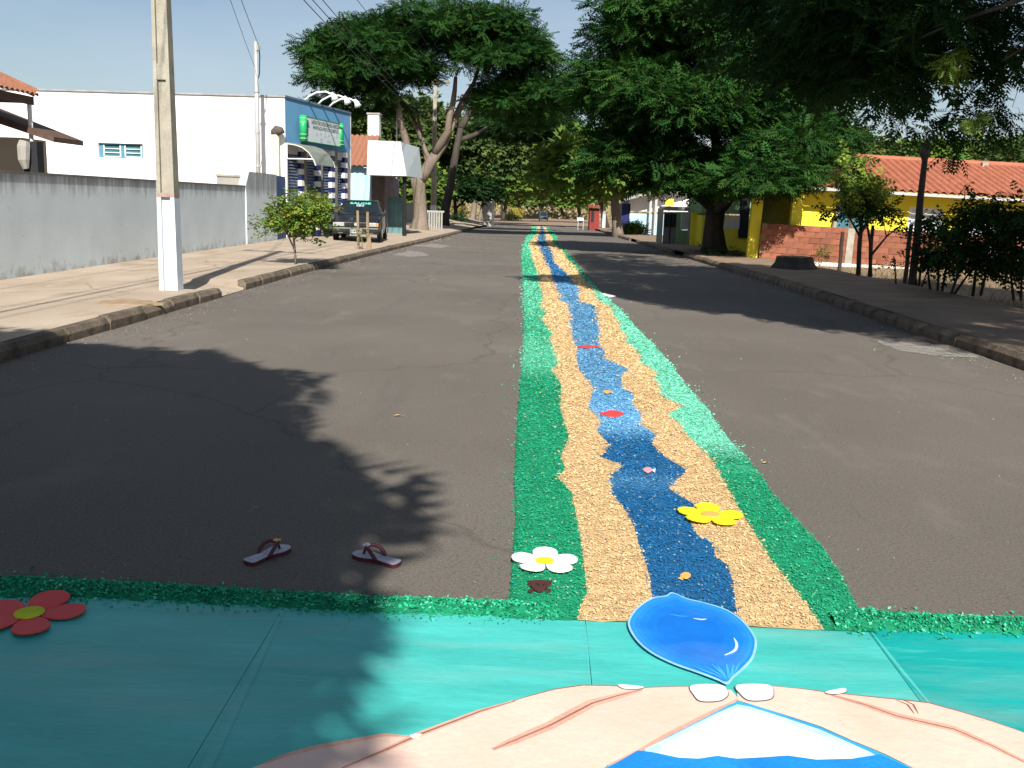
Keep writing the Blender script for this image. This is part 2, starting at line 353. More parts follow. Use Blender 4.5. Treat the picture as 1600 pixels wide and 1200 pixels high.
def kerbs(parent, xfun, ys, flip):
    global kmesh
    for y in ys:
        if kmesh is None:
            ob = kb.build('kerb_stone', MT['kerb'], parent, local=True, bevel=.007); kmesh = ob.data; first = ob
        else:
            ob = bpy.data.objects.new('kerb_stone', kmesh); COL.objects.link(ob); ob.parent = parent
            bv = ob.modifiers.new('bevel', 'BEVEL'); bv.width = .007; bv.segments = 2; bv.limit_method = 'ANGLE'
        sl_ = (zr(y+1)-zr(y))
        ob.location = (xfun(y)+random.uniform(-.012, .012), y+.5, zr(y+.5)+random.uniform(-.016, .012))
        ob.rotation_euler = (sl_+random.uniform(-.012, .012), random.uniform(-.02, .02), (math.pi if flip else 0)+random.uniform(-.008, .008))
        ob.scale = (1, random.uniform(.985, .998), 1)
kerbs(walk_l, lambda y: XL-.06, [3+i*1.0 for i in range(12)]+[16.3+i for i in range(55)], False)
kerbs(walk_r, lambda y: XR+.06, [3+i*1.0 for i in range(32)]+[38+i for i in range(14)]+[56+i for i in range(26)], True)
# patch of earth round a drain in the left walk
dp = MB(); c0 = gnd(200, 472, .16); pts = []
for k in range(18):
    a = k/18*2*math.pi; r = random.uniform(.75, 1.15); pts.append((c0.x+math.cos(a)*.42*r, c0.y+math.sin(a)*.3*r))
dp.prism(pts, zwl(c0.x, c0.y)-.02, zwl(c0.x, c0.y)+.012); dp.build('dirt_patch', mat('ochre earth', (.25, .16, .08), col2=(.36, .27, .18), scale=9), walk_l)
# chalky concrete spills beside the gutters
spm = mat('spilled mortar', (.13, .118, .108), col2=(.30, .28, .25), scale=9, fine=.2, fscale=90)
def spill(pxs, name='mortar_spill'):
    mb = MB(); P = [gnd(*p) for p in pxs]; n = len(P); Q = []
    for i in range(n):
        a, b = P[i], P[(i+1) % n]
        for t in np.linspace(0, 1, 7)[:-1]:
            q = a.lerp(b, t); Q.append((q.x+random.uniform(-.05, .05), q.y+random.uniform(-.12, .12)))
    cx = sum(q[0] for q in Q)/len(Q); cy = sum(q[1] for q in Q)/len(Q)
    mb.v = [(cx, cy, zr(cy)+.005)]+[(q[0], q[1], zr(q[1])+.004) for q in Q]; mb.f = [(0, i+1, (i+1) % len(Q)+1) for i in range(len(Q))]
    tag(mb.build(name, spm), kind='structure')
spill([(1368, 532), (1400, 548), (1470, 557), (1535, 562), (1520, 550), (1440, 541), (1392, 533)])
spill([(612, 398), (640, 402), (672, 399), (660, 394), (640, 392)])
spill([(640, 384), (690, 388), (705, 384), (680, 381)])

# ------------------------------------------------------------------ foliage
def frond_template(pairs, ll, lw, ang=55, droop=.18, term=True, tri=False):
    V = []; Q = []
    def leaf(p, d, L, w, dz):
        d = np.array(d); sd = np.array([-d[1], d[0], 0]); p = np.array(p); o = len(V)
        if tri:
            V.extend([p+d*L*.22+sd*w*.5, p+d*L*.22-sd*w*.5, p+d*L+[0, 0, -dz]]); Q.append((o, o+1, o+2)); return
        V.extend([p, p+d*L*.45+sd*w*.5+[0, 0, .01], p+d*L+[0, 0, -dz], p+d*L*.45-sd*w*.5+[0, 0, .01]]); Q.append((o, o+1, o+2, o+3))
    for k in range(pairs):
        t = .18+.74*k/max(1, pairs-1); z = -droop*t*t; s = .65+.35*math.sin(math.pi*min(1, t+.1))
        for sg in (1, -1):
            a = R(ang)*sg; leaf((t, 0, z), (math.cos(a), math.sin(a), 0), ll*s, lw, ll*.25)
    if term: leaf((.92, 0, -droop*.85), (1, 0, 0), ll*.8, lw, ll*.2)
    return np.array(V), np.array(Q)
FR_MID = frond_template(5, .40, .15, tri=True)
FR_NEAR = frond_template(11, .25, .062, ang=62, droop=.35, tri=True)
FR_FAR = frond_template(2, .70, .42, ang=48, tri=True)
FR_BROAD = frond_template(3, .42, .22, ang=50)
def norm(a): return a/np.maximum(1e-9, np.linalg.norm(a, axis=-1, keepdims=True))
def scatter(tpl, P, A, N, size, tint):
    """copy the spray onto points P with axis A and face normal N"""
    tv, tq = tpl; A = norm(A); B = norm(np.cross(N, A)); C = np.cross(A, B)
    V = P[:, None, :]+size[:, None, None]*(tv[None, :, 0, None]*A[:, None, :]+tv[None, :, 1, None]*B[:, None, :]+tv[None, :, 2, None]*C[:, None, :])
    n = len(tv); Q = tq[None]+(np.arange(len(P))*n)[:, None, None]
    T = np.repeat(tint[:, None, :], n, 1)
    return V.reshape(-1, 3), Q.reshape(-1, tq.shape[1]), T.reshape(-1, 3)
def crown_points(clumps, per, rng, flat=.55, lowcut=-.35, droop=.15):
    Ps, As, Ns, Ts = [], [], [], []
    for (c, rc) in clumps:
        k = max(4, int(per*rc*rc)); d = norm(rng.normal(size=(k*2, 3))); d = d[d[:, 2] > lowcut][:k]; k = len(d)
        p = np.array(c)+d*np.array([rc, rc, rc*flat])*rng.uniform(.55, 1.05, (k, 1))
        a = d*np.array([1, 1, .35])+np.array([0, 0, -droop])+rng.normal(size=(k, 3))*.38
        nn = np.array([0, 0, 1.])+d*.45+rng.normal(size=(k, 3))*.35
        g = np.full((k, 1), rng.normal()*.13)+rng.normal(size=(k, 1))*.16
        Ps.append(p); As.append(a); Ns.append(nn); Ts.append(g)
    return np.concatenate(Ps), np.concatenate(As), np.concatenate(Ns), np.concatenate(Ts)[:, 0]
PAL = {'mid': ((.010, .042, .010), (.050, .130, .020)), 'dark': ((.007, .026, .008), (.028, .074, .016)),
       'light': ((.06, .125, .022), (.20, .29, .05)), 'citrus': ((.07, .135, .022), (.30, .38, .06)), 'olive': ((.045, .085, .022), (.14, .19, .05)), 'yellow': ((.2, .17, .02), (.42, .33, .04))}
def tints(g, pal):
    a, b = np.array(PAL[pal][0]), np.array(PAL[pal][1]); t = np.clip(.42+g, 0, 1.25)[:, None]; hv = RNG.normal(size=(len(g), 1))*.10; return np.clip((a*(1-t)+b*t)*np.concatenate([1+hv*1.6, 1+hv*.2, 1-hv], 1), .003, .6)
def limb_pts(p0, p1, n=6, sag=.0, wob=.1, rng=RNG):
    p0, p1 = np.array(p0, float), np.array(p1, float); L = np.linalg.norm(p1-p0); out = []
    for i in range(n+1):
        t = i/n; q = p0*(1-t)+p1*t; q = q+np.array([0, 0, sag*L*math.sin(math.pi*t)])
        if 0 < i < n: q = q+rng.normal(size=3)*wob*L*.12
        out.append(tuple(q))
    return out
def make_clumps(lobes, rng, keep=None):
    out = []
    for (c, r, n, rc) in lobes:
        m = 0; tries = 0
        while m < n and tries < n*30:
            tries += 1
            d = norm(rng.normal(size=3)); 
            if d[2] < -.55: continue
            q = np.array(c)+d*np.array(r)*rng.uniform(.55, .97)
            if keep is not None and not keep(q): continue
            out.append((q, rc*rng.uniform(.75, 1.3))); m += 1
    return out
def make_tree(name, label, base, trunk, lobes, per, tpl, size, pal, seed, group=None, cat='tree', bark='trunk', keep=None, extra=None, twig=.025, limbs=None, flat=.55, droop=.15, twig_every=1, hidden=None, back=None, trim=None):
    """trunk: list of (point, radius); lobes: (centre, radii, clump count, clump radius)"""
    rng = np.random.default_rng(seed)
    root = thing(name, base, label, cat, group)
    cl = make_clumps(lobes, rng, keep)+(back or [])
    if extra: cl += extra
    mb = MB(); tp = [Vector(p) for p, r in trunk]; trd = [r for p, r in trunk]
    mb.tube(tp, trd, 10)
    joints = [(tp[-1], trd[-1])]+[(tp[i], trd[i]) for i in range(len(tp)//2, len(tp)-1)]
    for L in (limbs or []):
        pts = [Vector(p) for p, r in L]; rr = [r for p, r in L]
        fine, fr = [], []
        for i in range(len(pts)-1):
            for t in (0, .5):
                q = pts[i].lerp(pts[i+1], t)
                if t: q += Vector(rng.normal(size=3)*.06*(pts[i+1]-pts[i]).length*.5)
                fine.append(q); fr.append(rr[i]*(1-t)+rr[i+1]*t)
        fine.append(pts[-1]); fr.append(rr[-1]); mb.tube(fine, fr, 8)
        joints += [(fine[i], fr[i]) for i in range(1, len(fine))]
    jp = [np.array(q[0]) for q in joints]; jr_ = [q[1] for q in joints]
    order = sorted(range(len(cl)), key=lambda i: np.linalg.norm(np.array(cl[i][0])-np.array(tp[-1])))
    for n_, i in enumerate(order):
        if n_ % twig_every: continue
        cv = np.array(cl[i][0]); J = np.array(jp); dd = np.linalg.norm(J-cv, axis=1)+np.maximum(0, J[:, 2]-cv[2])*1.2
        j = int(np.argmin(dd)); L = float(np.linalg.norm(J[j]-cv)); r0 = min(jr_[j]*.7, .012+.012*L+twig)
        pts = limb_pts(jp[j], cv, 5, .06, .8, rng); rr = [r0*(1-.7*k/5) for k in range(6)]; mb.tube(pts, rr, 5)
        jp += [np.array(pts[3]), cv]; jr_ += [rr[3], rr[5]]
    mb.build('trunk', MT[bark], root, smooth=True)
    if hidden:                                      # boughs out of view: fewer, larger sprays
        ni = len(cl)-len(extra); P, A, N, g = crown_points(cl[:ni], hidden[1], rng, flat=flat, droop=droop)
        if trim is not None: kq = trim(P, A); P, A, N, g = P[kq], A[kq], N[kq], g[kq]
        V1, Q1, T1_ = scatter(hidden[0], P, A, N, rng.uniform(.5, 1.4, len(P))*hidden[2], tints(g, pal)); cl = cl[ni:]
    P, A, N, g = crown_points(cl, per, rng, flat=flat, droop=droop)
    if trim is not None: kq = trim(P, A); P, A, N, g = P[kq], A[kq], N[kq], g[kq]
    V, Q, T = scatter(tpl, P, A, N, rng.uniform(.5, 1.4, len(P))*size, tints(g, pal))
    if hidden: Q = np.concatenate([Q, Q1+len(V)]); V = np.concatenate([V, V1]); T = np.concatenate([T, T1_])
    npmesh('crown', V, Q, MT['leaf'], root, T)
    return root
def px_lobe(px, py, Y, rx, ry, rd, n, rc):
    c = at(px, py, Y); k = Y/F; return ((c.x, c.y, c.z), (rx*k, rd, ry*k), n, rc)

# big spreading street tree on the left (forked pale trunk)
B = gnd(655, 362, .15); Y1 = B.y
def A1(px, py, dy=0): return tuple(at(px, py, Y1+dy))
make_tree('street_tree', 'tall spreading tree with pale forked trunk behind the parked car', B,
    [(B-Vector((0, 0, .15)), .75), (B+Vector((0, 0, .25)), .56), (A1(657, 340), .40), (A1(655, 300), .37), (A1(652, 275), .42)],
    [px_lobe(575, 105, Y1, 95, 62, 4.0, 46, 1.15), px_lobe(560, 160, Y1, 62, 30, 2.6, 14, .95), px_lobe(690, 50, Y1, 100, 36, 4.2, 34, 1.05), px_lobe(782, 85, Y1, 68, 66, 3.6, 38, 1.05),
     px_lobe(800, 165, Y1+1, 62, 50, 3.5, 22, 1.05), px_lobe(845, 170, Y1+2, 42, 60, 3.2, 16, 1.05)],
    150, FR_MID, .50, 'mid', 3,
    limbs=[[(A1(651, 282), .3), (A1(638, 235, -.4), .22), (A1(625, 190, -.8), .19), (A1(617, 150, -.9), .14), (A1(600, 110, -1), .08)],
           [(A1(657, 280), .36), (A1(672, 255), .32), (A1(693, 225, .2), .26), (A1(712, 185, .3), .2), (A1(728, 150, .4), .15), (A1(750, 100, .5), .09)],
           [(A1(680, 240), .24), (A1(700, 205, -.4), .2), (A1(708, 160, -.6), .16), (A1(712, 120, -.8), .1)],
           [(A1(672, 252), .14), (A1(655, 210, 1.2), .12), (A1(636, 165, 1.8), .1), (A1(610, 140, 2), .06)],
           [(A1(668, 255), .12), (A1(660, 215, 2), .1), (A1(650, 170, 2.6), .07)]])
# leaning dark trunk behind it
B = gnd(694, 356, .15); Yb = B.y
def A2(px, py, dy=0): return tuple(at(px, py, Yb+dy))
make_tree('street_tree', 'dark leaning tree just behind the concrete pole left of the road', B,
    [(B-Vector((0, 0, .15)), .46), (A2(694, 335), .34), (A2(704, 290), .29), (A2(712, 240), .25), (A2(720, 200), .2)],
    [px_lobe(808, 200, Yb+3, 58, 40, 4, 24, 1.1), px_lobe(848, 195, Yb+3, 42, 46, 3.6, 22, 1.1)], 140, FR_MID, .52, 'dark', 5, bark='darktrunk',
    limbs=[[(A2(720, 200), .26), (A2(735, 170, 1), .2), (A2(770, 150, 2), .12)], [(A2(716, 220), .2), (A2(760, 200, 1.5), .14), (A2(810, 190, 2.5), .08)]])
# right street tree: wide layered crown
B = gnd(1115, 394, .15); Y2 = B.y
def A3(px, py, dy=0): return tuple(at(px, py, Y2+dy))
make_tree('street_tree', 'wide layered dark green tree on the right beside the yellow wall', B,
    [(B-Vector((0, 0, .15)), .62), (B+Vector((0, 0, .25)), .46), (A3(1115, 355), .36), (A3(1119, 325), .36)],
    [px_lobe(1018, 45, Y2, 70, 62, 3.6, 40, .9), px_lobe(1110, 75, Y2, 110, 62, 3.6, 48, 1.0), px_lobe(975, 145, Y2, 72, 50, 3.4, 34, .95),
     px_lobe(1070, 180, Y2-.8, 120, 62, 3.6, 56, .95), px_lobe(1200, 160, Y2-.2, 95, 65, 3.4, 44, .95), px_lobe(1250, 220, Y2-.6, 85, 36, 3.0, 38, .8),
     px_lobe(1010, 250, Y2, 90, 40, 3.2, 34, .85), px_lobe(1110, 275, Y2, 90, 28, 3.0, 30, .8), px_lobe(1180, 265, Y2, 60, 28, 2.6, 16, .8), px_lobe(1195, 282, 31.2, 68, 26, 1.2, 30, .5), px_lobe(1235, 280, 31.0, 36, 24, 1.0, 14, .45), px_lobe(1215, 240, 33.0, 75, 30, 1.6, 28, .65), px_lobe(1140, 290, 33.2, 40, 16, 1.2, 12, .55), px_lobe(1060, 292, Y2-1, 70, 14, 2.0, 14, .6)],
    152, FR_MID, .44, 'mid', 8, bark='darktrunk',
    limbs=[[(A3(1117, 335), .28), (A3(1108, 290), .24), (A3(1085, 230), .18), (A3(1040, 150), .1)],
           [(A3(1119, 330), .26), (A3(1140, 290, -.5), .2), (A3(1180, 230, -1), .14), (A3(1230, 190, -1), .08)],
           [(A3(1117, 320), .24), (A3(1120, 240, 1), .18), (A3(1110, 130, 1), .1)],
           [(A3(1117, 335), .2), (A3(1150, 300, .8), .15), (A3(1200, 250, 1), .08)],
           [(A3(1119, 330), .2), (A3(1150, 300, -2.5), .14), (A3(1200, 275, -5), .08), (A3(1240, 280, -6.5), .04)],
           [(A3(1113, 325), .18), (A3(1060, 275, -.6), .13), (A3(985, 210, -1), .07)]])
# near tree on the right: only its hanging outer boughs reach into the view
rng = np.random.default_rng(21); ex = []; back = []
for (px, py, Y, rc) in [(1150, -15, 13, .62), (1205, 15, 13, .7), (1265, 35, 12.6, .75), (1330, 55, 12.2, .75), (1300, 10, 11.5, .8), (1390, 40, 11.5, .75), (1245, 70, 13.5, .6),
        (1310, 95, 12.5, .62), (1375, 95, 11.8, .65), (1425, 100, 11, .55), (1400, 140, 11.2, .42), (1350, 130, 12, .5), (1290, 125, 13.2, .5), (1240, 120, 14, .45),
        (1455, 45, 10.5, .55), (1438, 135, 10.8, .3), (1410, 165, 11, .3), (1380, 175, 11.4, .32), (1425, 200, 11, .26), (1440, 222, 11, .22), (1405, 205, 11.2, .24),
        (1530, 40, 9.6, .42), (1575, 70, 9.2, .45), (1540, 85, 9.4, .38), (1590, 30, 9.2, .42), (1500, 105, 9.8, .26), (1560, 120, 9.3, .26), (1595, 110, 9.1, .26),
        (1530, 150, 9.4, .24), (1510, 180, 9.5, .24), (1550, 185, 9.3, .26), (1500, 215, 9.6, .2), (1535, 215, 9.4, .24), (1490, 245, 9.7, .14), (1592, 205, 9.2, .15), (1480, 20, 10, .45)]:
    if px >= 1480: Y, rc = Y+1.35, rc*1.13
    ex.append((np.array(at(px, py, Y)), rc*.74))
for k in range(36):
    px = rng.uniform(1150, 1440); py = rng.uniform(-30, 135)-max(0, (1250-px)*.35); Y = rng.uniform(12.5, 16.5); back.append((np.array(at(px, py, Y)), rng.uniform(.5, .8)))
def keepA(q):
    if q[1]+1.28*q[2] < 14.6-(0.35*max(0, q[0]-5.0)*4) : return False
    if q[0] > 6.3 and q[1]+1.28*q[2] > 24.3: return False
    v = (q[2]-1.0-HC)/max(.1, q[1]); return v > .235 or q[0]/max(.1, q[1]) > .62
def trimR(P, A):                                    # leaves cut where their shadow would leave a set outline on the road
    ok = np.ones(len(P), bool)
    for q in (P, P+norm(A)*.4):
        gx = q[:, 0]-1.28*q[:, 2]*math.sin(SUN_AZ); gy = q[:, 1]+1.28*q[:, 2]*math.cos(SUN_AZ)
        ok &= gx > np.interp(gy, [9, 13.3, 14, 15, 16, 18, 19.6, 20.2, 21.8, 22.6, 24, 36], [5.4, 4.0, 3.6, 3.0, 1.8, 1.3, .7, -.5, -.5, 1.0, 1.25, 1.0])
    return ok
TB = (8.6, 5.6, .1)
nt_ = make_tree('street_tree', 'near tree whose dark feathery boughs hang into the upper right corner', TB,
    [((8.6, 5.6, -.1), .55), ((8.55, 5.7, .5), .42), ((8.4, 5.9, 2.4), .36), ((8.0, 6.3, 3.6), .34)],
    [((4.6, 9.8, 6.6), (4.3, 4.6, 1.9), 70, .8), ((7.6, 7.6, 6.6), (3.6, 5.2, 2.2), 46, .85), ((7.5, 13.5, 7.2), (3.0, 3.2, 1.6), 22, .8), ((3.2, 14.5, 8.0), (2.6, 3.0, 1.3), 30, .85), ((3.6, 19.5, 8.9), (2.3, 4.2, 1.1), 26, .9), ((6.4, 7.0, 7.2), (2.0, 3.2, 1.2), 22, .8)],
    1150, FR_MID, .19, 'dark', 13, bark='darktrunk', keep=keepA, extra=ex, back=back, trim=trimR, hidden=(FR_MID, 105, .44), twig=.02, droop=.45, flat=.7,
    limbs=[[((8.0, 6.3, 3.5), .28), ((6.6, 7.4, 4.3), .2), ((4.9, 8.9, 4.5), .15), ((3.9, 10.6, 4.2), .09), ((3.4, 12.3, 4.3), .05)],
           [((8.0, 6.3, 3.6), .26), ((7.2, 8.2, 5.2), .2), ((6.0, 10.5, 6.2), .12)], [((8.0, 6.3, 3.6), .24), ((6.0, 7.0, 5.6), .18), ((3.6, 9.0, 6.8), .1), ((2.0, 11, 7.2), .06)],
           [((4.9, 8.9, 4.5), .07), ((4.75, 9.3, 3.9), .05), ((4.5, 9.5, 3.2), .025)], [((6.6, 7.4, 4.3), .09), ((5.3, 9.0, 3.85), .055), ((4.4, 9.9, 3.6), .022), ((3.9, 10.8, 3.4), .01)]])
yl = [(np.array(at(px, py, Y)), rc) for px, py, Y, rc in [(1488, 92, 10.4, .11), (1500, 80, 10.5, .10), (1480, 108, 10.4, .09), (1493, 120, 10.5, .09), (1512, 190, 10.3, .09), (1526, 186, 10.4, .07)]]
P, A_, N, g = crown_points(yl, 3600, np.random.default_rng(3), flat=.7, droop=.5); V, Q, T = scatter(FR_MID, P, A_, N, np.random.default_rng(4).uniform(.08, .17, len(P)), tints(g, 'light'))
npmesh('young_leaves', V, Q, MT['leaf'], nt_, T)['label'] = 'yellow green young leaf sprays'
make_tree('street_tree', 'tall tree out of view on the right shading the pavement', (10.6, 12.6, .0),
    [((10.6, 12.6, -.1), .5), ((10.5, 12.7, 1.5), .38), ((10.2, 13.0, 4.5), .32)],
    [((8.0, 13.5, 8.0), (3.3, 5.0, 1.5), 90, .95), ((7.6, 9.0, 7.4), (2.4, 3.0, 1.2), 40, .9)], 75, FR_MID, .85, 'dark', 19, trim=trimR, keep=lambda q: q[0]-.16*q[2] > 4.6 and (q[1]+1.28*q[2] < 24.3 or q[0] < 6.3) and (q[2]-1.0-HC)/q[1] > .245,
    limbs=[[((10.2, 13, 4.5), .24), ((9, 13.5, 7), .15), ((7, 14, 8), .08)], [((10.2, 13, 4.5), .22), ((9.4, 16.5, 7.5), .14), ((8.8, 19.5, 8.8), .07)]])
# yellow-green young sprigs on the near tree belong to its crown: tinted by a lighter palette
# tree behind the viewer on the left: casts the shade across the lower left
def keepS(q):
    gx, gy = q[0]-1.28*q[2]*math.sin(SUN_AZ), q[1]+1.28*q[2]*math.cos(SUN_AZ)
    lim = float(np.interp(gy, [0, 2.5, 3.5, 4.8, 5.5, 6.1, 7.0, 8.0, 9.0, 9.6, 10.2], [-2.7, -2.7, -2.6, -2.4, -2.7, -3.1, -3.7, -4.0, -5.0, -6.4, -12]))
    return gx < lim and (q[2]-1)/max(.3, q[1]+.01) > .45
def trimS(P, A):                                    # crown shaped by its shade: leaves casting past a set line are dropped
    tip = P+norm(A)*1.0; ok = np.ones(len(P), bool)
    for q in (P, tip):
        gx = q[:, 0]-1.28*q[:, 2]*math.sin(SUN_AZ); gy = q[:, 1]+1.28*q[:, 2]*math.cos(SUN_AZ)
        lim = np.interp(gy, [1.5, 2.5, 2.9, 3.3, 3.6, 4.2, 4.8, 5.5, 6.07, 6.36, 7.0, 7.5, 8.2, 8.6, 9.2, 9.9, 10.2], [-.72, -.58, -.56, -.78, -.74, -.72, -.62, -.82, -1.0, -1.42, -1.72, -1.85, -1.75, -1.95, -2.8, -3.5, -8])
        ok &= gx < lim
    return ok
shade = []; rngs = np.random.default_rng(5)
for gy in np.arange(-1.2, 10.0, .55):
    lim = float(np.interp(gy, [0, 2.5, 3.5, 4.8, 5.5, 6.1, 7.0, 8.0, 9.0, 9.6, 10.2], [-.9, -.9, -.9, -.8, -1.2, -1.6, -2.1, -2.2, -3.0, -4.0, -8]))
    gx = lim
    while gx > -8.5:
        z = rngs.uniform(5.3, 7.2); shade.append((np.array([gx+rngs.normal()*.12+1.28*z*math.sin(SUN_AZ), gy-.15+rngs.normal()*.12-1.28*z*math.cos(SUN_AZ), z]), rngs.uniform(.7, .9))); gx -= .72
make_tree('street_tree', 'tree behind the viewer whose shade covers the road at lower left', (-7.2, -5.5, .15),
    [((-7.2, -5.5, 0), .5), ((-7.1, -5.4, 1.5), .36), ((-6.8, -5.2, 3.4), .33)],
    [((-5.0, -4.2, 6.4), (4.6, 5.2, 1.7), 45, .95), ((-7.4, -3.6, 6.4), (4, 5, 1.7), 30, .95)], 135, FR_MID, .8, 'mid', 17, keep=keepS, extra=shade, trim=trimS,
    twig_every=4, limbs=[[((-6.8, -5.2, 3.4), .26), ((-5.5, -4.4, 5.0), .18), ((-3.6, -3.4, 6.0), .1)], [((-6.8, -5.2, 3.4), .24), ((-7.2, -3, 5.2), .16), ((-6.2, -.8, 6.2), .09)]])

# trees farther down the street
def far_tree(label, bx, by, crowns, seed, pal='mid', trunk_r=.3, per=46, size=.8, rc=1.25, dens=1.0, tone='darktrunk', fork=.0, group='trees down the street'):
    b = gnd(bx, by, .1); lob = []
    for (px, py, rx, ry) in crowns:
        k = b.y/F; n = int(dens*7*(rx*ry*k*k)**.5*((rx+ry)*k)**.5); lob.append(px_lobe(px, py, b.y, rx, ry, rx*k*.8, max(8, n), rc))
    cb = max(crowns, key=lambda q: q[2]*q[3]); top = at(cb[0]+(bx-cb[0])*.4, cb[1]+cb[3]*.5, b.y)
    tr = [(b-Vector((0, 0, .3)), trunk_r*1.4), (b.lerp(top, .15), trunk_r), (b.lerp(top, .6)+Vector((random.uniform(-.2, .2), 0, 0)), trunk_r*.8), (top, trunk_r*.6)]
    lim = []
    for (px, py, rx, ry) in crowns:
        lim.append([(b.lerp(top, .6), trunk_r*.6), (at((px+bx)/2, py+ry*.6, b.y), trunk_r*.4), (at(px, py, b.y), trunk_r*.2)])
    return make_tree('street_tree', label, b, tr, lob, per, FR_FAR, size, pal, seed, group=group, bark=tone, limbs=lim, twig_every=3)
far_tree('pale trunked tree beyond the leaning tree on the left pavement', 736, 350, [(765, 235, 70, 45), (730, 225, 45, 35), (800, 250, 45, 40)], 31, 'olive', .34, tone='trunk')
far_tree('twin pale stemmed tree left of the far white pole', 748, 347, [(775, 270, 55, 40), (745, 280, 35, 25)], 32, 'light', .25, tone='trunk')
far_tree('green tree on the left past the pale stems', 785, 344, [(805, 275, 42, 42), (785, 290, 30, 25)], 33, 'olive', .3)
far_tree('light green tree at the far left end of the avenue', 806, 341, [(818, 275, 35, 40), (800, 300, 24, 18)], 34, 'light', .3)
far_tree('dark rounded tree shading the left pavement', 712, 352, [(708, 295, 45, 28), (745, 300, 28, 18)], 35, 'dark', .2, rc=.9, per=70, size=.55)
far_tree('light barked tree behind the green shrub on the right', 966, 368, [(950, 255, 75, 42), (985, 275, 50, 28), (905, 265, 42, 35)], 41, 'light', .34, tone='trunk')
far_tree('dark trunked tree beside the red kiosk on the right', 947, 356, [(925, 265, 60, 50), (885, 260, 38, 35), (960, 285, 35, 25)], 42, 'mid', .36)
far_tree('dense tree on the right shading the far road', 908, 347, [(895, 285, 42, 40), (920, 300, 30, 25)], 43, 'light', .35)
far_tree('last tree on the right before the parked far vehicle', 880, 342, [(872, 290, 30, 38), (890, 312, 25, 18)], 44, 'light', .35)
far_tree('broad tree closing the avenue at the far end', 868, 338, [(848, 250, 40, 35), (872, 265, 34, 45), (830, 275, 24, 30)], 45, 'olive', .5, rc=2.2, size=1.5, per=20, dens=.6)
for i, (bx, by, cx, cy, rx, ry) in enumerate([(812, 337, 812, 305, 22, 22), (832, 330, 834, 290, 22, 28), (866, 331, 870, 300, 20, 30)]):
    far_tree(['round bushy tree left of the dry slope', 'tall tree rising over the dry slope', 'tree right of the dry slope behind the far vehicle'][i], bx, by, [(cx, cy, rx, ry)], 50+i, ['olive', 'mid', 'mid'][i], .4, rc=2.0, size=1.5, per=18, group='trees at the end of the avenue')
# trees behind the buildings
for i, (px, py, Y, rx, ry, pal) in enumerate([(600, 225, 80, 52, 52, 'olive'), (660, 205, 88, 50, 45, 'olive'), (545, 235, 86, 45, 45, 'olive'), (700, 250, 92, 45, 60, 'olive'), (640, 300, 78, 30, 30, 'light')]):
    k = Y/F; c = at(px, py, Y); b = Vector((c.x, Y, zr(Y)))
    lab = ['round olive tree behind the white signboard', 'olive tree seen through the fork of the pale tree', 'tree rising behind the lamps on the blue shop', 'olive tree behind the leaning dark trunk', 'bright leafy tree below the white signboard'][i]
    make_tree('background_tree', lab, b, [(b, .3), (c-Vector((0, 0, ry*k*.3)), .15)], [px_lobe(px, py, Y, rx, ry, rx*k*.8, 44, 1.2)], 42, FR_FAR, .85, pal, 60+i, group='trees behind the left buildings', bark='darktrunk', twig_every=3)
for i, (px, py, Y, rx, ry, pal) in enumerate([(1250, 250, 70, 60, 26, 'olive'), (1345, 250, 75, 48, 24, 'olive'), (1440, 252, 78, 55, 22, 'light'), (1530, 258, 80, 55, 22, 'olive'), (1610, 262, 76, 50, 22, 'olive'), (1560, 240, 98, 48, 14, 'olive')]):
    k = Y/F; c = at(px, py, Y); b = Vector((c.x, Y, zr(Y)))
    lab = ['low tree behind the left end of the orange roof', 'olive tree over the ridge behind the papaya leaves', 'yellowish tree crown over the middle of the orange roof', 'olive tree crown over the roof vent', 'tree crown above the right end of the orange roof', 'greyish distant tree top above the orange roof'][i]
    make_tree('background_tree', lab, b, [(b, .3), (c-Vector((0, 0, ry*k*.3)), .15)], [px_lobe(px, py, Y, rx, ry, rx*k*.8, 40, 1.0)], 46, FR_FAR, .8, pal, 80+i, group='trees behind the yellow house', bark='darktrunk', twig_every=3)

# ------------------------------------------------------------------ left side: wall, pole, buildings
# grey garden wall
wr = thing('garden_wall', (-8.55, 20, 0), 'long low grey rendered wall streaked with dark stains along the left pavement', 'wall')
XW = lambda y: -8.42-(y-14.8)*.017
mb = MB(); ys = list(np.linspace(2, 28.6, 28))
for i in range(len(ys)-1):
    a, b = ys[i], ys[i+1]
    mb.hull([(XW(a), a, -.1), (XW(a)-.16, a, -.1), (XW(a)-.16, a, 1.83), (XW(a), a, 1.83)], [(XW(b), b, -.1), (XW(b)-.16, b, -.1), (XW(b)-.16, b, 1.83), (XW(b), b, 1.83)])
bpy_wall = mb.build('wall_body', MT['wall'], wr)
mb = MB(); mb.hull([(XW(2)+.02, 2, 1.832), (XW(2)-.18, 2, 1.832), (XW(2)-.18, 2, 1.865), (XW(2)+.02, 2, 1.865)], [(XW(28.6)+.02, 28.6, 1.832), (XW(28.6)-.18, 28.6, 1.832), (XW(28.6)-.18, 28.6, 1.865), (XW(28.6)+.02, 28.6, 1.865)])
mb.build('coping', mat('stained coping', (.17, .16, .15), scale=6, var=.3), wr)
mb = MB(); y0, y1 = 28.6, 32.2
mb.hull([(XW(y0)+.03, y0, -.1), (XW(y0)-.2, y0, -.1), (XW(y0)-.2, y0, 1.9), (XW(y0)+.03, y0, 1.9)], [(XW(y0)+.03, y0+.35, -.1), (XW(y0)-.2, y0+.35, -.1), (XW(y0)-.2, y0+.35, 2.28), (XW(y0)+.03, y0+.35, 2.28)])
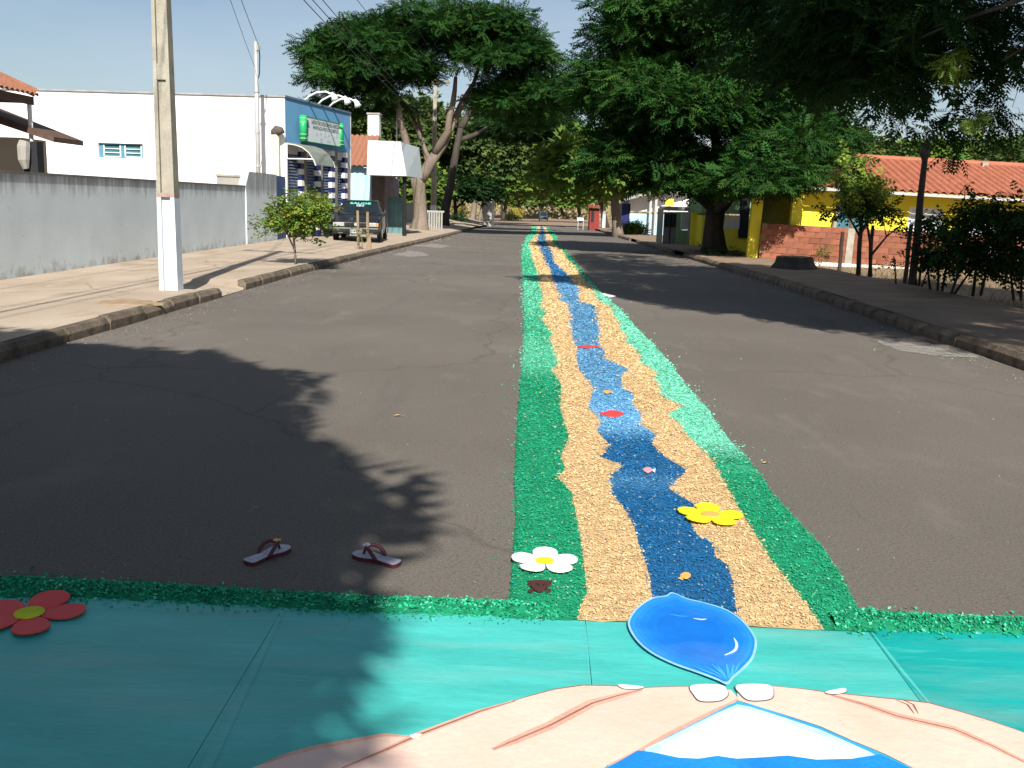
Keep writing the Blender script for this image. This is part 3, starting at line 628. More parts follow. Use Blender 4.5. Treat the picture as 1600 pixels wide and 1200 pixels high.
mb.hull([(XW(y0)+.03, y0+.35, -.1), (XW(y0)-.2, y0+.35, -.1), (XW(y0)-.2, y0+.35, 2.28), (XW(y0)+.03, y0+.35, 2.28)], [(XW(y1)+.03, y1, -.1), (XW(y1)-.2, y1, -.1), (XW(y1)-.2, y1, 2.28), (XW(y1)+.03, y1, 2.28)])
mb.build('end_panel', MT['wall'], wr)
# short rough block wall standing behind it
p, q = at(340, 273, 31.5), at(388, 292, 31.5)
r_ = thing('block_wall', (p.x, 31.5, 0), 'short rough unpainted block wall behind the grey garden wall', 'wall')
mb = MB(); mb.bbox((p.x, 31.4, -.1), (q.x, 31.6, p.z-.05)); mb.build('wall_body', MT['greyrender'], r_)
mb = MB(); mb.bbox((p.x-.04, 31.36, p.z-.048), (q.x, 31.64, p.z+.02)); mb.build('coping', MT['conc'], r_)

# double-T concrete utility poles
def pole(label, base, H, w0=.36, paint=1.35, arms=True, group='concrete utility poles', detail=True):
    r = thing('utility_pole', base, label, 'utility pole', group)
    def wd(z): return w0*(1-.45*z/9.)
    def seg(mb, z0, z1):
        for sg in (-1, 1):
            def ring(z):
                w = wd(z); a, b = sg*w*.5, sg*w*.27; d = w*.42
                return [(base[0]+x, base[1]+y, base[2]+z) for x, y in ((a, -d), (b, -d), (b, d), (a, d))]
            mb.hull(ring(z0), ring(z1))
        def web(z):
            w = wd(z); return [(base[0]+x*w*.27, base[1]+y*w*.2, base[2]+z) for x, y in ((-1, -1), (1, -1), (1, 1), (-1, 1))]
        mb.hull(web(z0), web(z1))
    def bridge(mb, z0, z1):
        def ring(z):
            w = wd(z); return [(base[0]+x*w*.27, base[1]+y*w*.36, base[2]+z) for x, y in ((-1, -1), (1, -1), (1, 1), (-1, 1))]
        mb.hull(ring(z0), ring(z1))
    mb = MB(); seg(mb, -.4, paint+.03); mb.build('painted_foot', MT['polewhite'], r)
    mb = MB()
    def ring(z, k=1.02):
        w = wd(z)*k; return [(base[0]+x*w*.5, base[1]+y*w*.43, base[2]+z) for x, y in ((-1, -1), (1, -1), (1, 1), (-1, 1))]
    mb.hull(ring(paint+.03), ring(paint+.09)); mb.build('paint_band', MT['polered'], r)
    mb = MB(); seg(mb, paint+.09, H)
    for z in np.arange(paint+1.7, H, 1.75): bridge(mb, z, z+.22)
    mb.build('shaft', MT['conc'], r)
    if arms:
        m2 = MB(); m2.box((base[0], base[1]-.02, base[2]+H-.35), (1.9, .1, .12)); m2.build('crossarm', MT['wood'], r)
        for k, dx in enumerate((-.85, -.35, .35, .85)):
            m2 = MB(); m2.tube([(base[0]+dx, base[1], base[2]+H-.29), (base[0]+dx, base[1], base[2]+H-.22), (base[0]+dx, base[1], base[2]+H-.12)], [.03, .06, .035], 8); m2.build('insulator', MT['greyrender'], r)
    return r
pA = gnd(268, 452, .16); pA.z = zwl(pA.x, pA.y)
pole('near concrete utility pole with whitewashed foot on the left pavement', pA, 9.2, .28)
pB = gnd(677, 358, .13)
pole('concrete utility pole with white foot beside the pale forked tree', pB, 9.8, .40, 1.55)
for i, (px, py, lab, h) in enumerate([(770, 345, 'far pole with white foot left of the road', 9), (784, 343, 'farthest white footed pole near the yellow palms', 9), (742, 349, 'slim pole among the pale stems on the left', 8.5), (943, 356, 'slim dark pole near the red kiosk on the right', 9)]):
    pole(lab, gnd(px, py, .1), h, .34, 1.5, False)
pZ = Vector((-5.6, -22, .15)); pole('utility pole behind the viewer carrying the wires back', pZ, 9.2)
# service pole behind the wall
sp0 = at(404, 300, 32.6); st = at(404, 65, 32.6)
r_ = thing('service_pole', (sp0.x, 32.6, 0), 'slim grey steel pole standing behind the wall against the white building', 'pole')
mb = MB(); mb.tube([(sp0.x, 32.6, 0), (sp0.x, 32.6, st.z*.58), (sp0.x, 32.6, st.z)], [.085, .08, .06], 10); mb.build('shaft', MT['galv'], r_, smooth=True)
mb = MB(); mb.tube([(sp0.x+.10, 32.55, st.z-.15), (sp0.x+.14, 32.55, st.z-.4), (sp0.x+.12, 32.55, st.z-1.0), (sp0.x+.08, 32.55, st.z-1.15)], .018, 6); mb.build('cable_loop', MT['black'], r_)
mb = MB(); mb.box((sp0.x+.1, 32.55, st.z-.2), (.1, .08, .14)); mb.build('insulator', MT['greyrender'], r_)
for dz in (.6, 1.9, 3.0):
    mb = MB(); mb.tube([(sp0.x, 32.6, st.z-dz-1), (sp0.x, 32.6, st.z-dz-.94)], .1, 10); mb.build('clamp', MT['galv'], r_)
# wires
def wire(label, a, b, sag, rad=.012):
    pts = []
    for i in range(25):
        t = i/24; p = Vector(a).lerp(Vector(b), t); p.z -= 4*sag*t*(1-t); pts.append(p)
    mb = MB(); o = Vector(pts[0]); r = mb.tube(pts, rad, 5).build('overhead_wire', MT['black']); tag(r, label, 'wire', 'overhead wires')
for k, (dx, z) in enumerate([(.16, 6.3), (.18, 6.5), (.2, 6.75), (-.85, 9.05), (.35, 9.05), (.85, 9.05)]):
    lab = ['lowest', 'second lowest', 'third lowest', 'top street side left', 'top middle', 'top road side'][k]
    zb = pB.z+z+.25
    wire(lab+' wire strung from the near pole toward the forked tree', (pA.x+dx, pA.y, z), (pB.x+dx, pB.y, zb if z < 8 else pB.z+9.75), .35)
    wire(lab+' wire running back over the viewer from the near pole', (pA.x+dx, pA.y, z), (pZ.x+dx, pZ.y, z), .45)
wire('wire dropping from the near pole to the top of the service pole', (pA.x, pA.y, 7.6), (sp0.x+.1, 32.55, st.z-.1), .1, .01)
wire('lower wire dropping from the near pole to the service pole', (pA.x, pA.y, 7.4), (sp0.x, 32.5, st.z-.85), .15, .008)

# white side-walled laboratory shop with blue front
A = at(447, 300, 33.8); ZT = at(447, 152, 33.8).z
d = ray(547, 178); YB = (ZT-HC)/(d[2]/d[1]); Bp = at(547, 178, YB)
fu = Vector((Bp.x-A.x, Bp.y-A.y, 0)); FL = fu.length; fu.normalize(); fo = Vector((fu.y, -fu.x, 0))
ZS = .17
def FP(s, o, z): return (A.x+fu.x*s+fo.x*o, A.y+fu.y*s+fo.y*o, z)
def fbox(mb, s0, s1, o0, o1, z0, z1):
    return mb.hull([FP(s0, o0, z0), FP(s1, o0, z0), FP(s1, o1, z0), FP(s0, o1, z0)], [FP(s0, o0, z1), FP(s1, o0, z1), FP(s1, o1, z1), FP(s0, o1, z1)])
def sof(px, py=300, o=0.):
    dx, dy, _ = ray(px, py); ax, ay = A.x+fo.x*o, A.y+fo.y*o          # ray meets facade line
    t = (ax*fu.y-ay*fu.x)/(dx*fu.y-dy*fu.x); X, Y = dx*t, dy*t
    return (X-ax)*fu.x+(Y-ay)*fu.y
def zof(px, py, s, o=0.):
    X, Y, _ = FP(s, o, 0); dd = ray(px, py); return HC+dd[2]/dd[1]*Y
shop = thing('shop_building', (A.x, A.y, 0), 'single storey shop with blank white side wall and blue striped front', 'building')
XE = -30
w0, w1 = at(153, 223, 33.8), at(224, 248, 33.8)
mb = MB()                                           # side wall with a real window opening
def sw(x0, x1, z0, z1): mb.bbox((x0, 33.8, z0), (x1, 34.0, z1))
sw(XE, w0.x, -.2, ZT); sw(w1.x, A.x-.001, -.2, ZT); sw(w0.x, w1.x, -.2, w1.z); sw(w0.x, w1.x, w0.z, ZT)
mb.build('side_wall', MT['white'], shop)
mb = MB(); mb.bbox((XE, 33.74, ZT), (A.x+.02, 34.06, ZT+.05)); mb.build('wall_cap', mat('grey cap', (.30, .30, .31), var=.2, scale=4), shop)
mb = MB(); mb.prism([(XE, 34.0), (A.x-.2, 34.0), (Bp.x-.3, Bp.y), (XE, Bp.y)], ZT-.5, ZT-.35); mb.build('roof', MT['greyrender'], shop)
mb = MB(); mb.prism([(XE, 34.2), (A.x-1.2, 34.2), (Bp.x-1.4, Bp.y), (XE, Bp.y)], 0, ZT-.6); mb.build('inner_walls', MT['dark'], shop)
win = MB(); zc0, zc1 = w1.z, w0.z
for x0, x1, zz0, zz1 in ((w0.x, w1.x, zc1-.05, zc1), (w0.x, w1.x, zc0, zc0+.05), (w0.x, w0.x+.16, zc0+.05, zc1-.05), (w1.x-.1, w1.x, zc0+.05, zc1-.05), ((w0.x+w1.x)/2-.05, (w0.x+w1.x)/2+.12, zc0+.05, zc1-.05)):
    win.bbox((x0, 33.90, zz0), (x1, 33.96, zz1))
wo_ = win.build('window', mat('blue steel sash', (.08, .22, .30), rough=.5), shop)
for (x0, x1) in ((w0.x+.16, (w0.x+w1.x)/2-.05), ((w0.x+w1.x)/2+.12, w1.x-.1)):
    for k in range(3):
        h = (zc1-zc0-.1)/3; z0 = zc0+.05+k*h
        m2 = MB(); m2.hull([(x0, 33.92, z0), (x1, 33.92, z0), (x1, 33.925, z0), (x0, 33.925, z0)], [(x0, 33.95, z0+h-.01), (x1, 33.95, z0+h-.01), (x1, 33.955, z0+h-.01), (x0, 33.955, z0+h-.01)])
        m2.build('pane', MT['glassblue'], wo_)
        m2 = MB(); m2.bbox((x0, 33.895, z0-.012), (x1, 33.915, z0+.012)); m2.build('glazing_bar', MT['white_metal'], wo_)
    for xx in (x0, x1):
        m2 = MB(); m2.bbox((xx-.018, 33.89, zc0+.05), (xx+.018, 33.912, zc1-.05)); m2.build('glazing_bar', MT['white_metal'], wo_)
ZF = 3.38
mb = MB(); fbox(mb, 0.002, FL, -.25, 0, ZF, ZT); mb.build('front_fascia', MT['blue'], shop)
mb = MB(); fbox(mb, -.02, FL+.03, -.28, .04, ZT+.002, ZT+.07); mb.build('front_cap', mat('blue grey cap', (.12, .17, .25), var=.2), shop)
mb = MB(); fbox(mb, FL-.02, FL+.1, -.2, .0, 0, ZT-.02); mb.build('corner_post', MT['white'], shop)
pil = [(470, 474.5, 479), (496, 500.5, 504), (517.5, 522.5, 527), (537.5, 542, 546)]
prev = .12
for i, (a, m_, b) in enumerate(pil):
    s0, s1, s2 = sof(a), sof(m_), min(sof(b), FL-.03); zz = ZS; n = 0
    wq, nq = MB(), MB()
    while zz < ZF-.02:
        zt = min(zz+.2, ZF-.002)
        fbox(wq if n % 2 else nq, s0, s1, -.22, .03, zz, zt); zz = zt; n += 1
    tag(wq.build('white_tiles', MT['white'], shop), kind='stuff'); tag(nq.build('navy_tiles', MT['navy'], shop), kind='stuff')
    mb = MB(); fbox(mb, s1+.004, s2, -.22, .02, ZS, ZF-.002); mb.build('pillar', mat('brown grey pillar', (.26, .24, .21), var=.15), shop)
    g = MB(); z = ZS+.06
    while z < ZF-.35:
        fbox(g, prev, s0-.004, -.14, -.10, z, z+.055); z += .105
    gl = g.build('roller_grille', MT['gblue'], shop); tag(gl, kind='stuff')
    g = MB(); fbox(g, prev, s0-.004, -.19, -.16, ZS, ZF-.3); g.build('shutter_backing', MT['navy'], shop)
    g = MB(); x = prev+.03
    while x < s0-.04: fbox(g, x, x+.035, -.12, -.08, ZF-.33, ZF-.004); x += .075
    tag(g.build('vent_bars', MT['white_metal'], shop), kind='stuff')
    prev = s2+.004
mb = MB(); fbox(mb, .003, .11, -.2, .025, ZS, ZF-.002); mb.build('pillar', MT['white'], shop)
# narrow blue side gate
mb = MB(); mb.hull([(XW(32.25), 32.25, .1), (XW(32.25)-.06, 32.25, .1), (XW(32.25)-.06, 32.25, 2.25), (XW(32.25), 32.25, 2.25)], [(A.x+.0, 33.72, .1), (A.x-.06, 33.72, .1), (A.x-.06, 33.72, 2.25), (A.x, 33.72, 2.25)])
tag(mb.build('side_gate', MT['deepblue']), 'narrow deep blue gate between the grey wall and the shop', 'gate')
# curved awning
aw = MB(); s0, s1 = .03, 1.75; prof = [(0, 0), (.3, -.03), (.6, -.12), (.85, -.3), (1.0, -.52), (1.08, -.72)]
z0 = ZF+.04; va, vb = [], []
for o, dz in prof:
    aw.v += [FP(s0, o+.01, z0+dz), FP(s1, o+.01, z0+dz), FP(s0, o+.01, z0+dz-.03), FP(s1, o+.01, z0+dz-.03)]
for i in range(len(prof)-1):
    a, b = i*4, i*4+4; aw.f += [(a, a+1, b+1, b), (a+2, b+2, b+3, a+3), (a, b, b+2, a+2), (a+1, a+3, b+3, b+1)]
aw.f += [(0, 2, 3, 1), (20, 21, 23, 22)]
ao = aw.build('awning', MT['awning'], shop)
m2 = MB()
for s in (s0+.02, s1-.02):
    m2.tube([FP(s, o+.01, z0+dz-.045) for o, dz in prof], .022, 5); m2.tube([FP(s, .02, z0-.55), FP(s, .99, z0-.55)], .02, 5); m2.tube([FP(s, .03, z0-.55), FP(s, .03, z0)], .02, 5)
m2.build('awning_frame', MT['white_metal'], ao)
# drain pipe with a dark elbow
pp = at(430, 210, 33.5); r_ = thing('drain_pipe', (pp.x, 33.5, 0), 'fat cream pipe with dark bent top on the white wall', 'pipe')
MB().tube([(pp.x, 33.5, .1), (pp.x, 33.5, pp.z)], .13, 12).build('pipe', MT['pvc'], r_, smooth=True)
MB().tube([(pp.x, 33.5, pp.z), (pp.x, 33.5, pp.z+.09), (pp.x+.05, 33.49, pp.z+.16), (pp.x+.16, 33.47, pp.z+.13), (pp.x+.2, 33.46, pp.z+.03)], .15, 12).build('elbow', mat('stained pipe elbow', (.10, .08, .07)), r_, smooth=True)
# text helper
def text_mesh(body, size, m, parent, frame, name='lettering', xs=1.0, off=.004, bold=0.0):
    cu = bpy.data.curves.new(name, 'FONT'); cu.body = body; cu.size = size; cu.align_x = 'CENTER'; cu.align_y = 'CENTER'; cu.offset = bold; cu.resolution_u = 2
    tmp = bpy.data.objects.new('tmp', cu); COL.objects.link(tmp)
    dg = bpy.context.evaluated_depsgraph_get(); me = bpy.data.meshes.new_from_object(tmp.evaluated_get(dg)); bpy.data.objects.remove(tmp)
    o, ax, az, nn = [Vector(v) for v in frame]
    for v in me.vertices: v.co = o+ax*(v.co.x*xs)+az*v.co.y+nn*off
    if parent is not None:
        q = Vector((0, 0, 0)); pr = parent
        while pr is not None: q += pr.location; pr = pr.parent
        for v in me.vertices: v.co -= q
    me.name = name; me.materials.clear(); me.materials.append(m); ob = bpy.data.objects.new(name, me); COL.objects.link(ob); ob.parent = parent; return ob
# sign
sO = .28; sa, sb = sof(475, 200, sO), sof(533, 205, sO); zt_ = (zof(475, 181, sa, sO)+zof(533, 192, sb, sO))/2; zb_ = (zof(475, 223, sa, sO)+zof(533, 228, sb, sO))/2
sg = thing('sign_board', FP(sa, sO, zb_), 'white laboratory sign with green tube ends on the blue shop front', 'sign')
mb = MB(); fbox(mb, sa+.1, sb-.1, sO-.1, sO, zb_+.03, zt_-.03); face = mb.build('sign_face', MT['signwhite'], sg)
for s in (sa, sb):
    c = FP(s, sO-.03, 0); MB().tube([(c[0], c[1], zb_), (c[0], c[1], zt_)], .13, 14).build('green_tube', MT['green'], sg, smooth=True)
    for z in (zb_+.1, zb_+.24, zt_-.1, zt_-.24): MB().tube([(c[0], c[1], z-.012), (c[0], c[1], z+.012)], .138, 14).build('ring', mat('ring %0.2f%0.2f' % (s, z), (.25, .6, .3), rough=.3), sg)
for z0_, z1_ in ((zt_-.028, zt_-.008), (zb_+.005, zb_+.028)):
    mb = MB(); fbox(mb, sa+.11, sb-.11, sO-.12, sO+.015, z0_, z1_); mb.build('edge_strip', MT['green'], sg)
for s in (sa+.5, sb-.5):
    mb = MB(); mb.tube([FP(s, 0, zb_+.5), FP(s, sO-.1, zb_+.5)], .03, 6); mb.build('bracket', MT['galv'], sg)
mid = (sa+sb)/2+.15; SW = sb-sa-.4; sh = zt_-zb_
def sfr(s, z): return (FP(s, sO, z), tuple(fu), (0, 0, 1), tuple(fo))
text_mesh('LABORATÓRIO NOSSA SENHORA APARECIDA', .20, MT['ink'], sg, sfr(mid+.08, zt_-sh*.20), xs=.115*SW/.20*.36, bold=.004)
text_mesh('MANIPULAÇÃO PRODUTOS COSMÉTICOS', .17, MT['ink'], sg, sfr(mid+.10, zt_-sh*.40), xs=.115*SW/.17*.36, bold=.003)
text_mesh('12', .2, MT['ink'], sg, sfr(mid-.35, zb_+sh*.13)); text_mesh('AFAR', .17, MT['pink'], sg, sfr(mid+.35, zb_+sh*.13))
for k in range(6):
    mb = MB(); s = mid-.9+k*.38; fbox(mb, s, s+.26, sO+.001, sO+.004, zb_+sh*.30+(k % 2)*.06, zb_+sh*.43+(k % 3)*.03); mb.build('faint_print', mat('faint print %d' % k, (.52, .60, .62), rough=.5, bump=0), sg)
mb = MB(); s = sa+.32
mb.hull([FP(s-.05, sO+.001, zb_+.2), FP(s+.05, sO+.001, zb_+.2), FP(s+.05, sO+.005, zb_+.2), FP(s-.05, sO+.005, zb_+.2)], [FP(s-.04, sO+.001, zt_-.3), FP(s+.04, sO+.001, zt_-.3), FP(s+.04, sO+.005, zt_-.3), FP(s-.04, sO+.005, zt_-.3)])
mb.hull([FP(s-.15, sO+.001, zb_+.5), FP(s+.15, sO+.001, zb_+.5), FP(s+.15, sO+.006, zb_+.5), FP(s-.15, sO+.006, zb_+.5)], [FP(s-.05, sO+.001, zb_+.75), FP(s+.05, sO+.001, zb_+.75), FP(s+.05, sO+.006, zb_+.75), FP(s-.05, sO+.006, zb_+.75)])
mb.build('emblem', mat('blue emblem ink', (.10, .17, .30), bump=0), sg)
# three curved sign lamps on the parapet
for i, px in enumerate((478, 499, 516)):
    s = sof(px, 160); b = FP(s, -.1, ZT+.05)
    r_ = thing('sign_lamp', b, ['first white curved lamp arm on the shop roof, nearest the viewer', 'middle white curved lamp arm on the shop roof', 'farthest white curved lamp arm on the shop roof'][i], 'lamp', 'lamps on the shop roof')
    pts = [FP(s, -.1, ZT+.02), FP(s, .12, ZT+.22), FP(s, .42, ZT+.36), FP(s, .78, ZT+.38), FP(s, 1.02, ZT+.28)]
    MB().tube(pts, .035, 7).build('arm', MT['white_metal'], r_, smooth=True)
    MB().tube([FP(s, .98, ZT+.34), FP(s, 1.06, ZT+.24), FP(s, 1.12, ZT+.10)], [.06, .09, .14], 10).build('lamp_head', MT['white_metal'], r_, smooth=True)

# house at the far left
hY = 23.6; hc = at(61, 149, hY); ez = hc.z
hs = thing('tiled_house', (hc.x-2, hY, 0), 'cream house with old clay tile roof at the left edge behind the wall', 'house')
def wave_roof(mb, o, u, d, L, D, per=.22, amp=.035, n=6, overhang=0, hip=None):
    """tile-waved slope: origin o, along u for L, down-slope vector d (full length D)"""
    o, u, d = Vector(o), Vector(u).normalized(), Vector(d).normalized(); nn = u.cross(d); nn = nn if nn.z > 0 else -nn
    k = int(L/per*4); rows = max(2, int(D/.38)); base = len(mb.v)
    for j in range(rows+1):
        for st in (0, 1):
            for i in range(k+1):
                x = L*i/k; off = hip(j/rows) if hip else 0
                x = off+(L-off)*i/k if hip else x
                h = amp*(abs(math.sin(math.pi*x/per))*2-1)+(.02 if st else 0)
                mb.v.append(tuple(o+u*x+d*(D*j/rows+(.001 if st else 0))+nn*h))
    w = k+1
    for j in range(rows):
        for i in range(k):
            a = base+(2*j+1)*w+i; b = base+(2*j+2)*w+i
            mb.f.append((a, a+1, b+1, b))
            a2 = base+(2*j+2)*w+i; b2 = base+(2*j+3)*w+i
            mb.f.append((a2, a2+1, b2+1, b2))
    return mb
mb = MB(); pit = math.tan(R(26)); Dp = 4.0
wave_roof(mb, (hc.x-Dp, hY, ez+Dp*pit), (0, -1, 0), (1, 0, -pit), 14, Dp/math.cos(R(26)), hip=lambda t: Dp*.6*(1-t))
wave_roof(mb, (hc.x-Dp, hY-Dp*.6, ez+Dp*pit), (-1, 0, 0), (0, .6, -pit), 6, Dp/math.cos(R(26)))
mb.build('roof', MT['tile'], hs)
mb = MB(); mb.tube([(hc.x-Dp, hY-Dp*.6, ez+Dp*pit+.05), (hc.x-.05, hY-.05, ez+.05)], .11, 7); mb.build('hip_tiles', MT['tile'], hs)
mb = MB(); mb.bbox((hc.x-.14, hY-14, ez-.24), (hc.x-.08, hY-.1, ez-.05)); mb.build('fascia_board', MT['fascia'], hs)
mb = MB(); mb.bbox((hc.x-6, hY-14, ez-.2), (hc.x-.15, hY-.1, ez-.16)); mb.build('soffit', MT['fascia'], hs)
mb = MB(); mb.bbox((hc.x-6, hY-13.5, 0), (hc.x-2.4, hY-1.2, ez-.2)); mb.build('wall', MT['white'], hs)
l0, l1 = at(-30, 172, hY-.4), at(84, 214, hY-.4)
mb = MB(); th = .17
mb.hull([(l0.x-3, hY-.4, l0.z+1.1+.02), (l1.x, hY-.4, l1.z), (l1.x, hY-.4, l1.z-.12), (l0.x-3, hY-.4, l0.z+1.0-.28)], [(l0.x-3, hY+1.1, l0.z+1.1+.02), (l1.x, hY+1.1, l1.z), (l1.x, hY+1.1, l1.z-.12), (l0.x-3, hY+1.1, l0.z+1.0-.28)])
mb.build('porch_roof', MT['fascia'], hs)
cw = at(34, 240, hY-.1)
mb = MB(); mb.bbox((cw.x-8, hY-.1, 0), (cw.x, hY+1.1, l1.z-.02)); mb.build('porch_wall', MT['cream'], hs)
pc = at(48, 200, hY-.2); MB().tube([(pc.x, hY-.2, l1.z-.2), (pc.x, hY-.2, ez-.22)], .055, 8).build('porch_post', MT['white_metal'], hs)
pg = at(52, 240, hY-.6)
r_ = thing('gate_pillar', (pg.x, hY-.6, 0), 'dark narrow pillar with pale cement lump behind the wall at left', 'pillar')
MB().bbox((pg.x-.17, hY-.75, 0), (pg.x+.17, hY-.45, l1.z-.13)).build('shaft', MT['dark'], r_)
mb = MB(); mb.tube([(pg.x-.08, hY-.82, 2.05), (pg.x-.1, hY-.85, 2.25), (pg.x-.1, hY-.82, 2.55), (pg.x-.08, hY-.8, 2.68)], [.07, .13, .15, .12], 8); mb.build('cement_lump', MT['greyrender'], r_)

# house with pale blue wall beyond the shop, white signboard building
hy = 45.0
c0 = at(546, 258, hy); c1 = at(578, 258, hy); r_ = thing('blue_house', (c0.x, hy, 0), 'pale blue house with faded clay tile roof beyond the shop', 'house')
MB().bbox((c0.x-4, hy+.4, -.3), (c1.x, hy+6, c0.z)).build('wall', MT['paleblue'], r_)
mb = MB(); wave_roof(mb, (c1.x-.1, hy+3.4, c0.z+1.55), (-1, 0, 0), (0, -1, -.46), 5, 3.75, per=.25); mb.build('roof', MT['tile'], r_)
mb = MB(); wave_roof(mb, (c1.x-.1, hy+3.4, c0.z+1.55), (-1, 0, 0), (0, 1, -.46), 5, 3.75, per=.25); mb.build('roof', MT['tile'], r_)
mb = MB(); mb.add([(c1.x-.12, hy, c0.z-.1), (c1.x-.12, hy+6.8, c0.z-.1), (c1.x-.12, hy+3.4, c0.z+1.45), (c1.x-.3, hy, c0.z-.1), (c1.x-.3, hy+6.8, c0.z-.1), (c1.x-.3, hy+3.4, c0.z+1.45)], [(0, 1, 2), (5, 4, 3), (0, 3, 4, 1), (1, 4, 5, 2), (2, 5, 3, 0)]); mb.build('gable', MT['paleblue'], r_)
ch = at(585, 190, hy+4); MB().bbox((ch.x-.28, hy+3.7, c0.z), (ch.x+.28, hy+4.3, at(585, 180, hy+4).z)).build('chimney', MT['white'], r_)
MB().bbox((ch.x-.33, hy+3.65, at(585, 180, hy+4).z+.002), (ch.x+.33, hy+4.35, at(585, 178, hy+4).z+.03)).build('chimney_cap', MT['greyrender'], r_)
b0, b1, b2, b3 = at(575, 219, 43.5), at(626, 222, 43.5), at(635, 275, 43.5), at(573, 273, 43.5)
r_ = thing('signboard_building', (b3.x, 43.5, 0), 'shop with big blank white signboard jutting over the left pavement', 'building')
mb = MB(); mb.hull([b0, b1, b2, b3], [v+Vector((0, .12, 0)) for v in (b0, b1, b2, b3)]); mb.build('signboard', MT['white'], r_)
e0, e1 = at(655, 226, 47.5), at(660, 276, 47.5)
mb = MB(); mb.hull([b1, Vector((e0.x, 47.5, b1.z)), Vector((e1.x, 47.5, b2.z)), b2], [v+Vector((-.12, .02, 0)) for v in (b1, Vector((e0.x, 47.5, b1.z)), Vector((e1.x, 47.5, b2.z)), b2)]); mb.build('signboard_side', MT['signwhite'], r_)
mb = MB(); mb.bbox((b0.x, 43.63, b0.z-.06), (b1.x, 47.5, b0.z)); mb.bbox((b3.x, 43.63, b3.z), (b2.x-.1, 47.5, b3.z+.06)); mb.build('canopy', MT['greyrender'], r_)
s1_ = at(602, 300, 45.5)
MB().bbox((b3.x-.1, 45.5, -.3), (s1_.x, 50, b3.z)).build('wall', mat('mauve grey wall', (.20, .17, .20)), r_)
for k, (pa, pb_) in enumerate(((578, 588), (591, 600))):
    a, b = at(pa, 300, 45.45), at(pb_, 300, 45.45); mb = MB(); z = 0.2
    while z < b3.z-.1: mb.bbox((a.x, 45.42, z), (b.x, 45.48, z+.07)); z += .1
    tag(mb.build('roller_shutter', mat('brown shutter %d' % k, (.16, .12, .10), rough=.6), r_), kind='stuff')
pt = at(632, 300, 44); MB().tube([(pt.x, 44.0, -.2), (pt.x, 44.0, b2.z)], .09, 8).build('canopy_post', MT['black'], r_)
am = at(620, 200, Y1+.8); r_ = thing('antenna_mast', (am.x, Y1+.8, b0.z), 'thin white antenna mast against the left tree crown', 'antenna')
MB().tube([(am.x, Y1+.8, -.2), (am.x, Y1+.8, at(620, 78, Y1+.8).z)], .04, 6).build('rod', MT['white_metal'], r_)
# turquoise panelled gate, white slat gate
r_ = thing('panel_gate', tuple(gnd(615, 358, .13)), 'dull turquoise panelled gate in shade behind the parked car', 'gate')
for k in range(4):
    a, b = at(604+k*6.2, 308, 46.5), at(604+k*6.2+5.6, 356, 46.5); MB().bbox((a.x, 46.5, -.2), (b.x, 46.56, a.z)).build('panel', mat('turquoise sheet %d' % k, (.12, .24, .25)), r_)
a, b = at(603, 308, 46.6), at(630, 356, 46.6); MB().bbox((a.x, 46.58, a.z-.1), (b.x, 46.63, a.z)).build('top_rail', MT['galv'], r_)
r_ = thing('slat_gate', tuple(gnd(672, 356, .13)), 'white vertical slat gate behind the pale forked tree', 'gate')
for k in range(11):
    a, b = at(650+k*3.9, 330, 58), at(650+k*3.9+2.2, 358, 58); MB().bbox((a.x, 58, -.35), (b.x, 58.04, a.z)).build('slat', MT['greyrender'], r_)
a, b = at(648, 332, 58.1), at(694, 336, 58.1); MB().bbox((a.x, 58.05, .9), (b.x, 58.09, 1.0)).build('rail', MT['galv'], r_)
# far left walls and clutter
a, b = at(755, 312, 98), at(768, 346, 98); tag(MB().bbox((a.x, 98, -1.2), (b.x, 104, a.z)).box((a.x/2+b.x/2, 101, a.z+.1), (abs(b.x-a.x)+.3, 6.3, .2)).build('garage', MT['greyrender']), 'pale boxy garage far down the left side', 'building')
a = gnd(700, 352, .1)
tag(MB().bbox((-9.5, 66, -.5), (-9.3, 100, 1.3)).box((-9.4, 83, 1.33), (.3, 34, .06)).build('far_wall', MT['cream']), 'low cream wall along the far left pavement', 'wall')

# ------------------------------------------------------------------ right side: brick wall, yellow house, lot
bw = thing('brick_wall', (7.35, 32.3, -.02), 'low exposed red brick wall in front of the yellow house', 'wall', rz=R(-5)); bw.rotation_euler = (0, R(1.5), R(-5))
rows, nb = 6, 44; bl, bh = .34, .19; me = None; mb0 = MB().box((0, 0, 0), (bl-.016, .14, bh-.016))
for j in range(rows):
    for i in range(nb):
        x = i*bl+(bl/2 if j % 2 else 0)+bl/2
        if me is None:
            ob = mb0.build('brick', MT['brick'], bw, local=True, bevel=.006); me = ob.data
        else: ob = bpy.data.objects.new('brick', me); COL.objects.link(ob); ob.parent = bw
        ob.location = (x, random.uniform(-.006, .006), .06+bh/2+j*bh); ob.rotation_euler = (0, random.uniform(-.01, .01), 0)
MB().bbox((0, -.055, 0), (nb*bl, .055, rows*bh+.06)).build('mortar_core', MT['mortar'], bw, local=True)
for x in (2.75, 7.2): MB().bbox((x, -.085, .0), (x+.22, .08, rows*bh+.055)).build('concrete_pier', MT['conc'], bw, local=True)
MB().bbox((-.1, -.16, -.3), (nb*bl, .12, .055)).build('plinth', MT['white'], bw, local=True)

